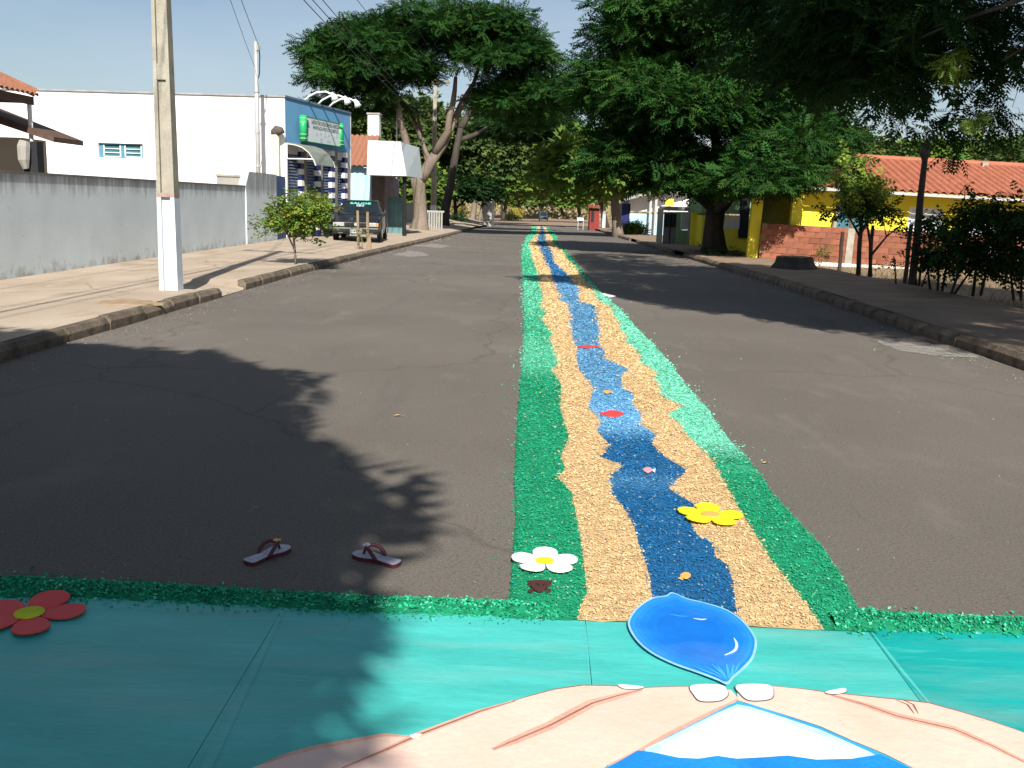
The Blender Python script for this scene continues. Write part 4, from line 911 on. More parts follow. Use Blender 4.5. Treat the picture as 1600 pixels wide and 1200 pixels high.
yh = thing('yellow_house', (7.3, 33.2, -.05), 'long yellow house with bright orange tiled roof on the right', 'house', rz=R(-5)); yh.rotation_euler = (0, R(1.7), R(-4))
def Lb(mb, x0, x1, y0, y1, z0, z1): return mb.bbox((x0, y0, z0), (x1, y1, z1))
EZ = 2.52; LEN = 19
mb = MB()
openings = [(2.6, 3.75, .6, 2.0), (5.0, 6.1, .95, 2.05), (7.0, 7.9, .95, 2.05), (10, 11.2, .95, 2.05), (13, 14.2, .95, 2.05)]
x = 1.3
for (a, b, z0, z1) in openings:
    Lb(mb, x, a, 0, .15, 0, EZ+.1); Lb(mb, a, b, 0, .15, 0, z0); Lb(mb, a, b, 0, .15, z1, EZ+.1); x = b
Lb(mb, x, LEN-1, 0, .15, 0, EZ+.1); mb.build('wall', MT['yellow'], yh, local=True)
mb = MB(); Lb(mb, 1.3, LEN-1, .9, 7.5, 0, EZ); mb.build('inner_walls', MT['dark'], yh, local=True)
mb = MB(); Lb(mb, 1.3, 1.45, .16, 7.5, 0, EZ+.3); mb.build('end_wall', MT['yellow'], yh, local=True)
for i, (a, b, z0, z1) in enumerate(openings):
    m_ = MT['white_metal'] if i else mat('brown sash', (.16, .07, .03)); mb = MB()
    for q in ((a, a+.07, z0, z1), (b-.07, b, z0, z1), (a+.07, b-.07, z0, z0+.06), (a+.07, b-.07, z1-.06, z1), ((a+b)/2-.035, (a+b)/2+.035, z0+.06, z1-.06)): Lb(mb, q[0], q[1], .03, .1, q[2], q[3])
    f_ = mb.build('window', m_, yh, local=True)
    for (p0, p1) in ((a+.07, (a+b)/2-.035), ((a+b)/2+.035, b-.07)):
        MB().bbox((p0, .06, z0+.06), (p1, .075, z1-.06)).build('pane', MT['glassblue'] if i == 0 else mat('curtained pane %d%.1f' % (i, p0), (.62, .68, .72), rough=.2, bump=0), f_, local=True)
    MB().bbox((a-.05, -.05, z0-.07), (b+.05, .0, z0-.003)).build('sill', MT['greyrender'], f_, local=True)
mb = MB(); wave_roof(mb, (-.6, 4.2, EZ+1.28), (1, 0, 0), (0, -1, -.255), LEN+.6, 5.12, per=.26, amp=.055); mb.build('roof', MT['newtile'], yh, local=True)
mb = MB(); wave_roof(mb, (-.6, 4.2, EZ+1.28), (1, 0, 0), (0, 1, -.255), LEN+.6, 5.12, per=.26, amp=.055); mb.build('roof', MT['newtile'], yh, local=True)
MB().tube([(-.6, 4.2, EZ+1.30), (LEN, 4.2, EZ+1.30)], .12, 8).build('ridge_tiles', MT['newtile'], yh, local=True)
MB().bbox((-.6, -.86, EZ-.12), (LEN, -.76, EZ-.03)).build('gutter', MT['galv'], yh, local=True)
MB().bbox((-.6, -.72, EZ-.05), (LEN, 8, EZ-.0)).build('soffit', mat('ochre soffit', (.35, .24, .04)), yh, local=True)
MB().box((8.6, 3.9, EZ+1.26), (.22, .2, .16)).build('roof_vent', MT['greyrender'], yh, local=True)
for x in (-.25, 1.05): MB().bbox((x, -.75, 0), (x+.34, -.41, EZ-.06)).build('porch_column', MT['yellow'], yh, local=True)
MB().bbox((.09, -.68, 0), (1.05, -.5, .9)).build('porch_parapet', MT['yellow'], yh, local=True)

# walls and gates between yellow house and blue house
def pbox(name, m, p0, p1, Y, dep, parent, zb=None):
    a, b = at(p0[0], p0[1], Y), at(p1[0], p1[1], Y); return MB().bbox((a.x, Y, a.z), (b.x, Y+dep, b.z if zb is None else zb)).build(name, m, parent)
gw = thing('yellow_boundary_wall', tuple(gnd(1094, 378, .1)), 'bright yellow boundary wall left of the wide layered tree', 'wall')
pbox('wall_body', MT['yellow'], (1081, 331), (1109, 380), 46, .2, gw, -.4); pbox('coping', MT['white'], (1080, 330), (1110, 331.2), 45.97, .26, gw)
gg = thing('grey_gate', tuple(gnd(1052, 374, .1)), 'grey metal double gate with dark upper panes between posts', 'gate')
pbox('gate_post', MT['cream'], (1029, 325), (1034.5, 374), 47, .3, gg, -.45); pbox('gate_post', MT['greyrender'], (1078, 329), (1081, 376), 46.4, .3, gg, -.45)
for (a, b) in ((1038, 1047), (1048, 1057)):
    lf = pbox('gate_leaf', mat('grey gate sheet %d' % a, (.17, .17, .18)), (a, 331), (b, 374), 47, .06, gg, -.4); pbox('pane', MT['dark'], (a+1.5, 333.5), (b-1.2, 355), 46.97, .02, lf)
pbox('lintel', MT['greyrender'], (1031, 322), (1078, 330.2), 47.1, .25, gg); pbox('green_pillar', MT['sagegreen'], (1058, 331), (1064, 375), 46.9, .25, gg, -.4)
gr2 = thing('barred_gate', tuple(gnd(1070, 376, .1)), 'white barred gate beside the yellow boundary wall', 'gate')
for k in range(7): pbox('bar', MT['white_metal'], (1064.6+k*1.9, 331), (1065.5+k*1.9, 359), 46.8, .03, gr2)
pbox('lower_panel', MT['sagegreen'], (1064.4, 359.3), (1077.6, 376), 46.78, .05, gr2, -.4); pbox('rail', MT['white_metal'], (1064.4, 331), (1077.6, 332), 46.77, .03, gr2)
sg2 = thing('green_house', tuple(gnd(1140, 372, .1)), 'sage green house with yellow base half hidden by the wide tree', 'house')
pbox('wall', MT['sagegreen'], (1098, 300), (1200, 336), 44.5, 4, sg2); pbox('base', MT['yellow'], (1098, 336.1), (1200, 380), 44.46, 4.1, sg2, -.4)
pbox('roof_edge', MT['newtile'], (1094, 290), (1210, 300), 44.0, 5, sg2)
pbox('door', MT['dark'], (1158, 308), (1168, 372), 44.40, .05, sg2)
for k in range(9): pbox('railing_bar', MT['white_metal'], (1130+k*3, 338), (1130.7+k*3, 358), 43.6, .03, sg2)
bh_ = thing('blue_white_house', tuple(gnd(1010, 352, .0)), 'white house with light blue lower wall far on the right', 'house')
pbox('wall', MT['white'], (984, 303), (1100, 333), 76, 8, bh_); pbox('lower_wall', MT['paleblue'], (984, 333.1), (1100, 352), 75.96, 8, bh_, -.7)
a, b, c = at(975, 314, 74.5), at(1002, 296, 74.5), at(1032, 305, 74.5)
mb = MB(); mb.hull([(a.x, 74.5, a.z), (c.x+3, 74.5, c.z+1.1), (c.x+3, 74.5, c.z+1.25), (a.x, 74.5, a.z+.2)], [(a.x, 85, a.z+.4), (c.x+3, 85, c.z+1.6), (c.x+3, 85, c.z+1.7), (a.x, 85, a.z+.6)]); mb.build('roof', MT['greyrender'], bh_)
pbox('dark_opening', MT['navy'], (972, 318), (983.8, 350), 76, 6, bh_, -.7)  # navy box stands in for the shadow under the roof
for px in (1016, 1024.5): pbox('post', MT['galv'], (px, 300), (px+.8, 352), 75.2, .08, bh_, -.6)
ys_ = thing('yellow_sign', tuple(at(1046, 323, 62)), 'small square yellow sign above the grey gate', 'sign')
pbox('sign_face', MT['yellow'], (1040, 310.5), (1052, 322), 62, .06, ys_); a = at(1046, 322, 62); MB().tube([(a.x, 62.1, -.5), (a.x, 62.1, a.z+.3)], .05, 6).build('post', MT['galv'], ys_)
kk = thing('red_kiosk', tuple(gnd(930, 349, .0)), 'small red kiosk far down the right pavement', 'kiosk')
pbox('wall', MT['redpaint'], (922, 325), (936, 349), 92, 2.2, kk, -.9); pbox('roof', MT['redpaint'], (919, 321.5), (938, 324.9), 91.6, 3, kk); pbox('dark_opening', MT['dark'], (924, 329), (928, 347), 91.97, .05, kk)
ss = thing('white_board', tuple(gnd(905, 348, .0)), 'low white board on legs beside the red kiosk', 'sign')
pbox('face', MT['white'], (902, 340), (912, 345), 90, .05, ss); 
for px in (903, 911): pbox('leg', MT['galv'], (px, 345.1), (px+.8, 349), 90.01, .04, ss, -.75)

# stump
B = gnd(1240, 420, .15); r_ = thing('tree_stump', B, 'broad dark cut tree stump on the shaded right pavement', 'stump')
mb = MB(); n = 16; prof_ = [(.62, -.1), (.56, .04), (.47, .16), (.44, .30)]
for (rr, z) in prof_:
    for k in range(n):
        a = 2*math.pi*k/n; w = rr*(1+.16*math.sin(3*a+1)+.08*math.sin(7*a)); mb.v.append((B.x+w*math.cos(a), B.y+w*math.sin(a), B.z+z+(.03*math.sin(5*a) if z > .2 else 0)))
for j in range(len(prof_)-1):
    for k in range(n): mb.f.append((j*n+k, j*n+(k+1) % n, (j+1)*n+(k+1) % n, (j+1)*n+k))
mb.f.append(tuple(3*n+k for k in range(n))); mb.build('bark', MT['darktrunk'], r_)
mb = MB(); mb.prism([(B.x+.37*math.cos(k*.52), B.y+.37*math.sin(k*.52)) for k in range(12)], B.z+.30, B.z+.335); mb.build('cut_face', MT['wood'], r_)

# shrubs, saplings, posts of the empty lot
def shrub(name, label, base, stems, clumps, per, tpl, size, pal, seed, bark='darktrunk', flat=.8, cat='shrub', droop=.1, group=None):
    rng = np.random.default_rng(seed); r = thing(name, base, label, cat, group); mb = MB()
    for s in stems: mb.tube([p for p, q in s], [q for p, q in s], 6)
    cl = [(np.array(c), rc) for c, rc in clumps]
    ends = [Vector(s[-1][0]) for s in stems]+[Vector(s[len(s)//2][0]) for s in stems]
    for c, rc in cl:
        e = min(ends, key=lambda q: (q-Vector(c)).length); mb.tube(limb_pts(e, c, 4, 0, .8, rng), [.016, .014, .011, .008, .005], 4)
    mb.build('stems', MT[bark], r, smooth=True)
    P, A_, N, g = crown_points(cl, per, rng, flat=flat, lowcut=-.8, droop=droop)
    V, Q, T = scatter(tpl, P, A_, N, rng.uniform(.7, 1.3, len(P))*size, tints(g, pal)); npmesh('leaves', V, Q, MT['leaf'], r, T); return r
def pxc(lst, Y, jit=.3, seed=1):
    g = random.Random(seed); return [(tuple(at(px, py, Y+g.uniform(-jit, jit))), rp*Y/F) for px, py, rp in lst]
# sunlit sapling on the left walk
B = gnd(462, 412, .16); Y = B.y
def A4(px, py, dy=0): return tuple(at(px, py, Y+dy))
g = random.Random(4); lst = [(462+50*math.cos(a)*r, 340+27*math.sin(a)*r-4*r, 12) for a, r in [(g.uniform(0, 6.28), g.uniform(.2, .9)) for _ in range(40)]]+[(478, 304, 12), (494, 312, 11), (414, 343, 11), (424, 362, 9), (506, 350, 10), (488, 372, 8), (440, 312, 9), (410, 356, 7), (511, 330, 7), (470, 300, 7)]
shrub('sapling', 'young leafy sapling with a thin bare stem on the left pavement', B, [[(B, .03), (A4(461, 395), .025), (A4(459, 372), .022), (A4(470, 335), .012)], [(A4(461, 392), .02), (A4(452, 372), .016), (A4(440, 345), .01)], [(A4(459, 375), .018), (A4(480, 352), .01)]],
      pxc(lst, Y, .45), 800, FR_BROAD, .21, 'citrus', 5, bark='trunk', cat='tree')
# staked seedling
B = gnd(568, 390, .15); Y = B.y
r_ = thing('tree_stakes', B, 'pair of wooden stakes round a seedling in front of the parked car', 'stakes')
for (pa, pb_, w) in (((560, 389), (559, 329), .07), ((575, 389), (574.5, 331), .075), ((578.5, 388), (578, 369), .06)):
    a, b = at(*pa, Y), at(*pb_, Y); MB().hull([(a.x-w/2, Y-w/2, a.z-.1), (a.x+w/2, Y-w/2, a.z-.1), (a.x+w/2, Y+w/2, a.z-.1), (a.x-w/2, Y+w/2, a.z-.1)], [(b.x-w/2, Y-w/2, b.z), (b.x+w/2, Y-w/2, b.z), (b.x+w/2, Y+w/2, b.z), (b.x-w/2, Y+w/2, b.z)]).build('stake', MT['wood'], r_)
shrub('seedling', 'small seedling growing between the two wooden stakes', at(567, 390, Y+.02), [[(at(566, 390, Y), .014), (at(565, 360, Y), .008)]], pxc([(562, 363, 7), (570, 366, 6), (564, 372, 5)], Y, .1), 700, FR_BROAD, .14, 'light', 6, bark='wood')
# green round shrub on the right pavement far
B = gnd(992, 366, .15); Y = B.y
g = random.Random(9); lst = [(992+16*math.cos(a)*r, 357+7*math.sin(a)*r, 8) for a, r in [(g.uniform(0, 6.28), g.uniform(.1, 1)) for _ in range(16)]]
shrub('round_shrub', 'low bright green shrub on the right pavement before the blue house', B, [[(B, .05), (at(992, 356, Y), .02)]], pxc(lst, Y, .5), 300, FR_BROAD, .34, 'citrus', 7)
# palm-like plant in front of green house
B = gnd(1134, 378, .15); Y = B.y
shrub('dark_plant', 'dark spiky plant in the shade behind the wide tree trunk', B, [[(B, .05), (at(1134, 358, Y), .04)]], pxc([(1134, 352, 10), (1126, 357, 8), (1146, 360, 12), (1152, 368, 11), (1140, 370, 9)], Y, .4), 330, FR_MID, .42, 'dark', 8)
# lot trees
B = gnd(1341, 432, .12); Y = B.y
def A5(px, py, dy=0): return tuple(at(px, py, Y+dy))
g = random.Random(12); up = [(1342+30*math.cos(a)*r, 285+42*math.sin(a)*r, 15) for a, r in [(g.uniform(0, 6.28), g.uniform(.15, 1)) for _ in range(26)]]+[(1300, 272, 10), (1330, 245, 9), (1350, 250, 10)]
shrub('papaya_sapling', 'light green sapling rising in front of the orange roof at left', B, [[(B, .06), (A5(1343, 380), .055), (A5(1346, 355), .05), (A5(1343, 300), .03), (A5(1340, 255), .012)], [(A5(1346, 362), .04), (A5(1362, 335), .025), (A5(1370, 320), .012)], [(A5(1344, 370), .035), (A5(1330, 345), .02), (A5(1318, 325), .01)]],
      pxc(up, Y, .5), 420, FR_BROAD, .27, 'citrus', 12, cat='tree', droop=.4)
B2 = gnd(1360, 432, .12)
low = [(1352+58*math.cos(a)*r, 326+17*math.sin(a)*r, 13) for a, r in [(g.uniform(0, 6.28), g.uniform(.1, 1)) for _ in range(22)]]+[(1400, 345, 9), (1415, 350, 9), (1390, 355, 8)]
shrub('lot_shrub', 'dark leafy shrub tree below the light sapling in the lot', B2, [[(B2, .05), (A5(1360, 380), .04), (A5(1352, 335), .015)], [(A5(1360, 400), .035), (A5(1385, 370), .02), (A5(1410, 350), .01)]], pxc(low, Y, .5, 3), 380, FR_BROAD, .22, 'mid', 13)
B = gnd(1400, 446, .12); Y = B.y
def A6(px, py, dy=0): return tuple(at(px, py, Y+dy))
lst = [(1440+30*math.cos(a)*r, 355+30*math.sin(a)*r, 11) for a, r in [(g.uniform(0, 6.28), g.uniform(.1, 1)) for _ in range(14)]]+[(1395, 400, 8), (1388, 415, 8), (1405, 410, 7), (1435, 400, 7)]
shrub('lot_shrub', 'thin reddish stemmed shrub beside the tall dark post', B, [[(A6(1436, 448), .03), (A6(1440, 400), .02), (A6(1452, 345), .008)], [(A6(1432, 448), .025), (A6(1428, 400), .015), (A6(1415, 360), .006)], [(A6(1440, 448), .02), (A6(1460, 395), .012), (A6(1465, 360), .006)], [(B, .02), (A6(1398, 405), .01)]], pxc(lst, Y, .4, 5), 330, FR_BROAD, .19, 'mid', 14)
B = gnd(1505, 462, .12); Y = B.y
def A7(px, py, dy=0): return tuple(at(px, py, Y+dy))
lst = [(1535+62*math.cos(a)*r, 372+58*math.sin(a)*r, 17) for a, r in [(g.uniform(0, 6.28), g.uniform(.05, 1)**.6) for _ in range(64)]]+[(1522, 305, 8), (1545, 310, 9), (1570, 308, 8), (1590, 300, 8), (1515, 290, 5), (1590, 330, 14), (1605, 360, 16), (1600, 400, 14)]
shrub('lot_bush', 'large dark many stemmed bush at the right edge of the lot', B, [[(A7(1485, 462), .03), (A7(1500, 420), .025), (A7(1510, 360), .01)], [(A7(1520, 463), .035), (A7(1525, 420), .028), (A7(1530, 350), .01)], [(A7(1532, 462), .03), (A7(1545, 410), .02), (A7(1570, 340), .01)], [(A7(1490, 461), .03), (A7(1512, 430), .02), (A7(1555, 390), .01)]],
      pxc(lst, Y, .7, 7), 470, FR_BROAD, .22, 'mid', 15)
for (bx, by, cx, cy, rx, ry, nn_, lab, sd) in [(1462, 455, 1468, 385, 26, 40, 22, 'dark upright bush between the tall post and the large bush', 16), (1592, 470, 1598, 385, 42, 62, 44, 'dark bush cut by the right edge of the picture', 18)]:
    B = gnd(bx, by, .12); Y = B.y; gq = random.Random(sd)
    lst = [(cx+rx*math.cos(a)*r, cy+ry*math.sin(a)*r, 15) for a, r in [(gq.uniform(0, 6.28), gq.uniform(.05, 1)**.6) for _ in range(nn_)]]
    stems = [[(at(bx+dx, by, Y), .028), (at(bx+dx*1.6, (by+cy)/2, Y), .02), (at(cx+dx*2, cy-ry*.5, Y), .008)] for dx in (-8, 3, 10)]
    shrub('lot_bush', lab, B, stems, pxc(lst, Y, .5, sd), 430, FR_BROAD, .21, 'dark', sd)
def post(label, p0, p1, r0, r1, m, name='fence_post', cat='post', group='posts along the empty lot'):
    b = gnd(*p0, .1); t = at(*p1, b.y); mb = MB(); mb.tube([b-Vector((0, 0, .2)), b.lerp(t, .33)+Vector((.01, 0, 0)), b.lerp(t, .66)-Vector((.01, 0, 0)), t], [r0, r0*.95, (r0+r1)/2, r1], 7)
    root = thing(name, b, label, cat, group); mb.build('shaft', m, root); return b, t, root
post('short dark fence post with pale top left of the light sapling', (1311, 421), (1317, 362), .055, .05, MT['darkwood'])
post('dark fence post left of the tall leaning post', (1413, 444), (1424, 350), .05, .045, MT['darkwood'])
post('second dark fence post behind the light sapling', (1358, 432), (1364, 352), .045, .04, MT['darkwood'])
b, t, root = post('tall dark leaning post reaching above the orange roof', (1424, 448), (1447, 232), .085, .055, MT['darkwood'])
MB().tube([t-Vector((0, 0, .25)), t-Vector((.02, 0, .1)), t+Vector((.02, 0, .08)), t+Vector((0, 0, .2))], [.06, .11, .09, .02], 8).build('vine_knob', MT['darktrunk'], root)
post('leaning pale bare trunk before the brick wall', (1293, 408), (1309, 330), .08, .06, MT['conc'], 'bare_trunk', 'trunk')
for i, (px, py, n_) in enumerate([(1290, 405, 0), (1283, 412, 1)]):
    b = gnd(px, py, .05); shrub('vine_tuft', ['green vine tuft at the foot of the pale leaning trunk', 'low green weed left of the pale leaning trunk'][i], b, [[(b, .01), (b+Vector((0, 0, .3)), .006)]], [((b.x, b.y, b.z+.25), .22), ((b.x+.1, b.y, b.z+.5), .14)], 700, FR_BROAD, .14, 'light', 90+i)
# weeds at the foot of the right tree
B = gnd(1112, 398, .15); shrub('weed_tuft', 'weeds round the foot of the wide layered tree', B, [[(B, .01), (B+Vector((0, 0, .2)), .005)]], [((B.x+dx, B.y-.3+dy, B.z+.16), .2) for dx, dy in ((-.4, 0), (-.15, -.2), (.3, -.15), (.55, .1), (.8, 0))], 500, FR_BROAD, .16, 'mid', 93)
# dry grass of the lot (uncountable)
rng = np.random.default_rng(33); n = 20000
gx = rng.uniform(7.9, 22, n); gy = rng.uniform(12, 31.4, n); kp = (gy < 31.6-(gx-7)*.09) & ((rng.random(n) < .35) | (np.sin(gx*1.7+1)*np.sin(gy*1.3) > .1)); gx, gy = gx[kp], gy[kp]; n = len(gx)
gz = np.array([zr(y) for y in gy])-.03; hgt = rng.uniform(.08, .34, n); ang = rng.uniform(0, 6.28, n); ln = rng.normal(size=(n, 2))*.16; wv = .003+.004*rng.random(n)
p0 = np.stack([gx-np.cos(ang)*wv, gy-np.sin(ang)*wv, gz], 1); p1 = np.stack([gx+np.cos(ang)*wv, gy+np.sin(ang)*wv, gz], 1)
p2 = np.stack([gx+ln[:, 0], gy+ln[:, 1], gz+hgt], 1); p3 = p2+np.stack([-np.cos(ang)*wv*.4, -np.sin(ang)*wv*.4, 0*gx], 1)
V = np.stack([p0, p1, p2, p3], 1).reshape(-1, 3); Q = np.arange(4*n).reshape(n, 4)
tcol = np.array([.34, .25, .13])*rng.uniform(.55, 1.25, (n, 1)); tcol = np.where(rng.random((n, 1)) < .15, np.array([.09, .13, .03]), tcol)
tag(npmesh('dry_grass', V, Q, MT['straw'], None, np.repeat(tcol, 4, 0)), 'dry straw coloured grass and weeds over the empty lot', 'grass', kind='stuff')
# dry slope vegetation at the end
rng = np.random.default_rng(34); n = 5000; gx = rng.uniform(-45, 45, n); gy = rng.uniform(206, 300, n); gz = np.array([zr(y)+hill(0, y) for y in gy])-.05
P = np.stack([gx, gy, gz], 1); Aa = np.array([[0, 0, 1.]])+rng.normal(size=(n, 3))*.4; Nn = rng.normal(size=(n, 3)); tcol = np.array([.30, .25, .12])*rng.uniform(.6, 1.2, (n, 1))
V, Q, T = scatter(FR_FAR, P, Aa, Nn, rng.uniform(.5, 1.3, n), tcol); tag(npmesh('dry_scrub', V, Q, MT['straw'], None, T), 'dry tan scrub covering the slope at the end of the road', 'scrub', kind='stuff')

# small plants further along the left pavement
B = gnd(717, 352, .12); Y = B.y
shrub('topiary', 'clipped dark green bush on two stems on the left pavement', B, [[(B+Vector((-.15, 0, 0)), .07), (at(715, 344, Y), .05)], [(B+Vector((.15, 0, 0)), .07), (at(720, 344, Y), .05)]], pxc([(717, 340, 9), (710, 341, 7), (725, 341, 7), (717, 336, 6)], Y, .3), 260, FR_BROAD, .3, 'mid', 95)
B = gnd(714, 349, .12); Y = B.y+3
shrub('yellow_shrub', 'yellow leaved shrub behind the clipped bush', at(716, 348, Y), [[(at(716, 349, Y), .05), (at(716, 330, Y), .02)]], pxc([(716, 325, 9), (712, 332, 8), (722, 331, 8), (718, 318, 6)], Y, .4), 200, FR_BROAD, .4, 'yellow', 96)
for i, (px, py, cx, cy) in enumerate([(806, 343, 806, 325), (795, 344, 797, 331)]):
    B = gnd(px, py, .05); Y = B.y
    shrub('pale_palm', ['pale drooping palm at the far left end of the road', 'smaller pale palm left of the drooping one'][i], B, [[(B, .2), (at(cx, cy+4, Y), .12)]], pxc([(cx, cy, 7), (cx-6, cy+5, 5), (cx+6, cy+5, 5)], Y, .5), 22, FR_MID, 1.5, 'yellow' if i == 0 else 'light', 97+i, bark='trunk', droop=.8, cat='palm')

# ------------------------------------------------------------------ dyed sawdust carpet
EDGE = {
 'a': [(797, 943), (802, 880), (807, 810), (805.5, 753), (811, 640), (817.5, 565), (821, 515), (820, 465), (817, 415), (816, 390), (821, 372.5), (831, 361), (831, 355)],
 'b': [(897.5, 970), (913, 932), (905, 855), (889, 773), (866, 750.5), (879, 736), (872, 716.5), (885, 685), (872, 646), (872, 602), (857.5, 582), (867, 570), (862, 550), (855, 532), (860, 525), (842, 500), (849, 490), (840, 480), (845, 465), (840, 447), (836, 422), (830, 410), (830, 395), (826, 380), (834, 371), (840, 362), (839, 355)],
 'c': [(1021, 975), (1019, 940), (1012, 895), (998, 855), (990, 827), (975.5, 799), (956, 776), (953, 748), (975.5, 731), (937, 719), (953, 699.5), (933, 677), (939, 660), (919, 640), (927.5, 610), (905, 580), (900, 557), (902, 547), (896, 535), (892, 515), (890, 485), (885, 475), (872, 470), (877, 462), (871, 455), (862, 435), (860, 420), (852, 410), (846, 395), (840, 380), (840, 371), (845, 362), (844, 354)],
 'd': [(1150, 985), (1148, 966), (1143, 918), (1134, 889), (1116, 875), (1109, 852.5), (1089, 844), (1073, 815.6), (1083, 793), (1041, 767.5), (1070, 739), (1035, 716.5), (1015, 697), (1021, 682.5), (998, 665.5), (998, 648.5), (987, 637), (987, 617), (970, 610), (967, 590), (979, 580), (942, 562), (942, 552), (932, 537), (934, 520), (930, 500), (927, 480), (902, 472), (902, 452), (890, 437), (880, 425), (865, 412), (862, 397), (855, 382), (852, 371), (852, 365), (848, 355)],
 'e': [(1284, 986), (1250, 940), (1200, 875), (1186, 850), (1160, 810), (1138, 773), (1128, 753), (1111, 722), (1097, 708), (1072, 682.5), (1060, 665.5), (1042, 651), (1065, 637), (1032, 622), (1030, 605), (1020, 595), (1027, 585), (997, 567), (1002, 560), (975, 532), (980, 527), (967, 515), (967, 505), (957, 495), (955, 482), (932, 470), (927, 457), (920, 447), (907, 432), (897, 417), (885, 405), (880, 395), (867, 382), (862, 370), (857, 365), (853, 356)],
 'f': [(1360, 972), (1345, 952), (1320, 900), (1292, 860), (1255, 820), (1220, 781.7), (1174, 719), (1134, 677), (1111, 640), (1082, 610), (1055, 572), (1022, 535), (997, 510), (970, 480), (942, 457), (912, 422), (885, 395), (867, 377), (871, 370), (865, 364), (855, 355)]}
def edge_fn(k):
    P = sorted([(g_.y, g_.x) for g_ in (gnd(*p) for p in EDGE[k])]); ys_ = np.array([p[0] for p in P]); xs_ = np.array([p[1] for p in P])
    return lambda y: np.interp(y, ys_, xs_)
EF = {k: edge_fn(k) for k in EDGE}
Y0c = 3.50; Y1c = float(gnd(845, 354.5).y)
crng = np.random.default_rng(77)
jx = crng.normal(size=4000)
def jag(y, k):
    s_ = .022*np.clip(y/5, .6, 3); q = y*28/np.clip(y/5, .7, 6)
    i = np.floor(q).astype(int); return s_*(jx[(i*7+k*131) % 4000]*(1-(q-i))+jx[((i+1)*7+k*131) % 4000]*(q-i))*.6
def edge(k, y): return EF[k](y)+jag(np.asarray(y, float), ord(k))
GD, GL, GM = np.array([.016, .31, .15]), np.array([.19, .66, .46]), np.array([.05, .42, .23])
TN = np.array([.68, .475, .245]); BD, BL = np.array([.016, .13, .31]), np.array([.15, .40, .66])
def lerp_sections(y, secs):
    ys_ = [s_[0] for s_ in secs]; return np.stack([np.interp(y, ys_, [s_[1][i] for s_ in secs]) for i in range(3)], -1)
PY = lambda py: float(gnd(930, py).y)
SEC = {'left_green': [(3, GD), (PY(600), GD), (PY(575), GM*.6+GL*.4), (PY(545), GM*.6+GL*.4), (PY(520), GM), (PY(480), GM*.5+GL*.5), (PY(450), GM*.5+GL*.5), (PY(420), GM), (PY(395), GM*.5+GL*.5), (120, GM*.5+GL*.5)],
       'tan': [(3, TN), (15, TN*1.08), (120, TN*1.15)],
       'blue': [(3, BD), (PY(770), BD), (PY(752), BD*.6+BL*.4), (PY(738), BD), (PY(690), BD), (PY(672), BL), (PY(655), BL*1.15), (PY(636), BL), (PY(600), BL*.85), (PY(560), BL*.8), (PY(500), BL*.75), (PY(445), BL*.8), (PY(430), BD*1.2), (PY(380), BL*.5), (120, BL*.6)],
       'right_green': [(3, GD), (PY(740), GD), (PY(728), GM), (PY(718), GD), (PY(700), GL*.8), (PY(690), GL), (PY(480), GL), (PY(452), GL*.8+GM*.2), (PY(430), GD), (PY(380), GM), (120, GM)]}
def hnoise(x, y): return np.sin(x*31+y*17)*.35+np.sin(x*57-y*43+1)*.3+np.sin(x*13+y*71+2)*.35
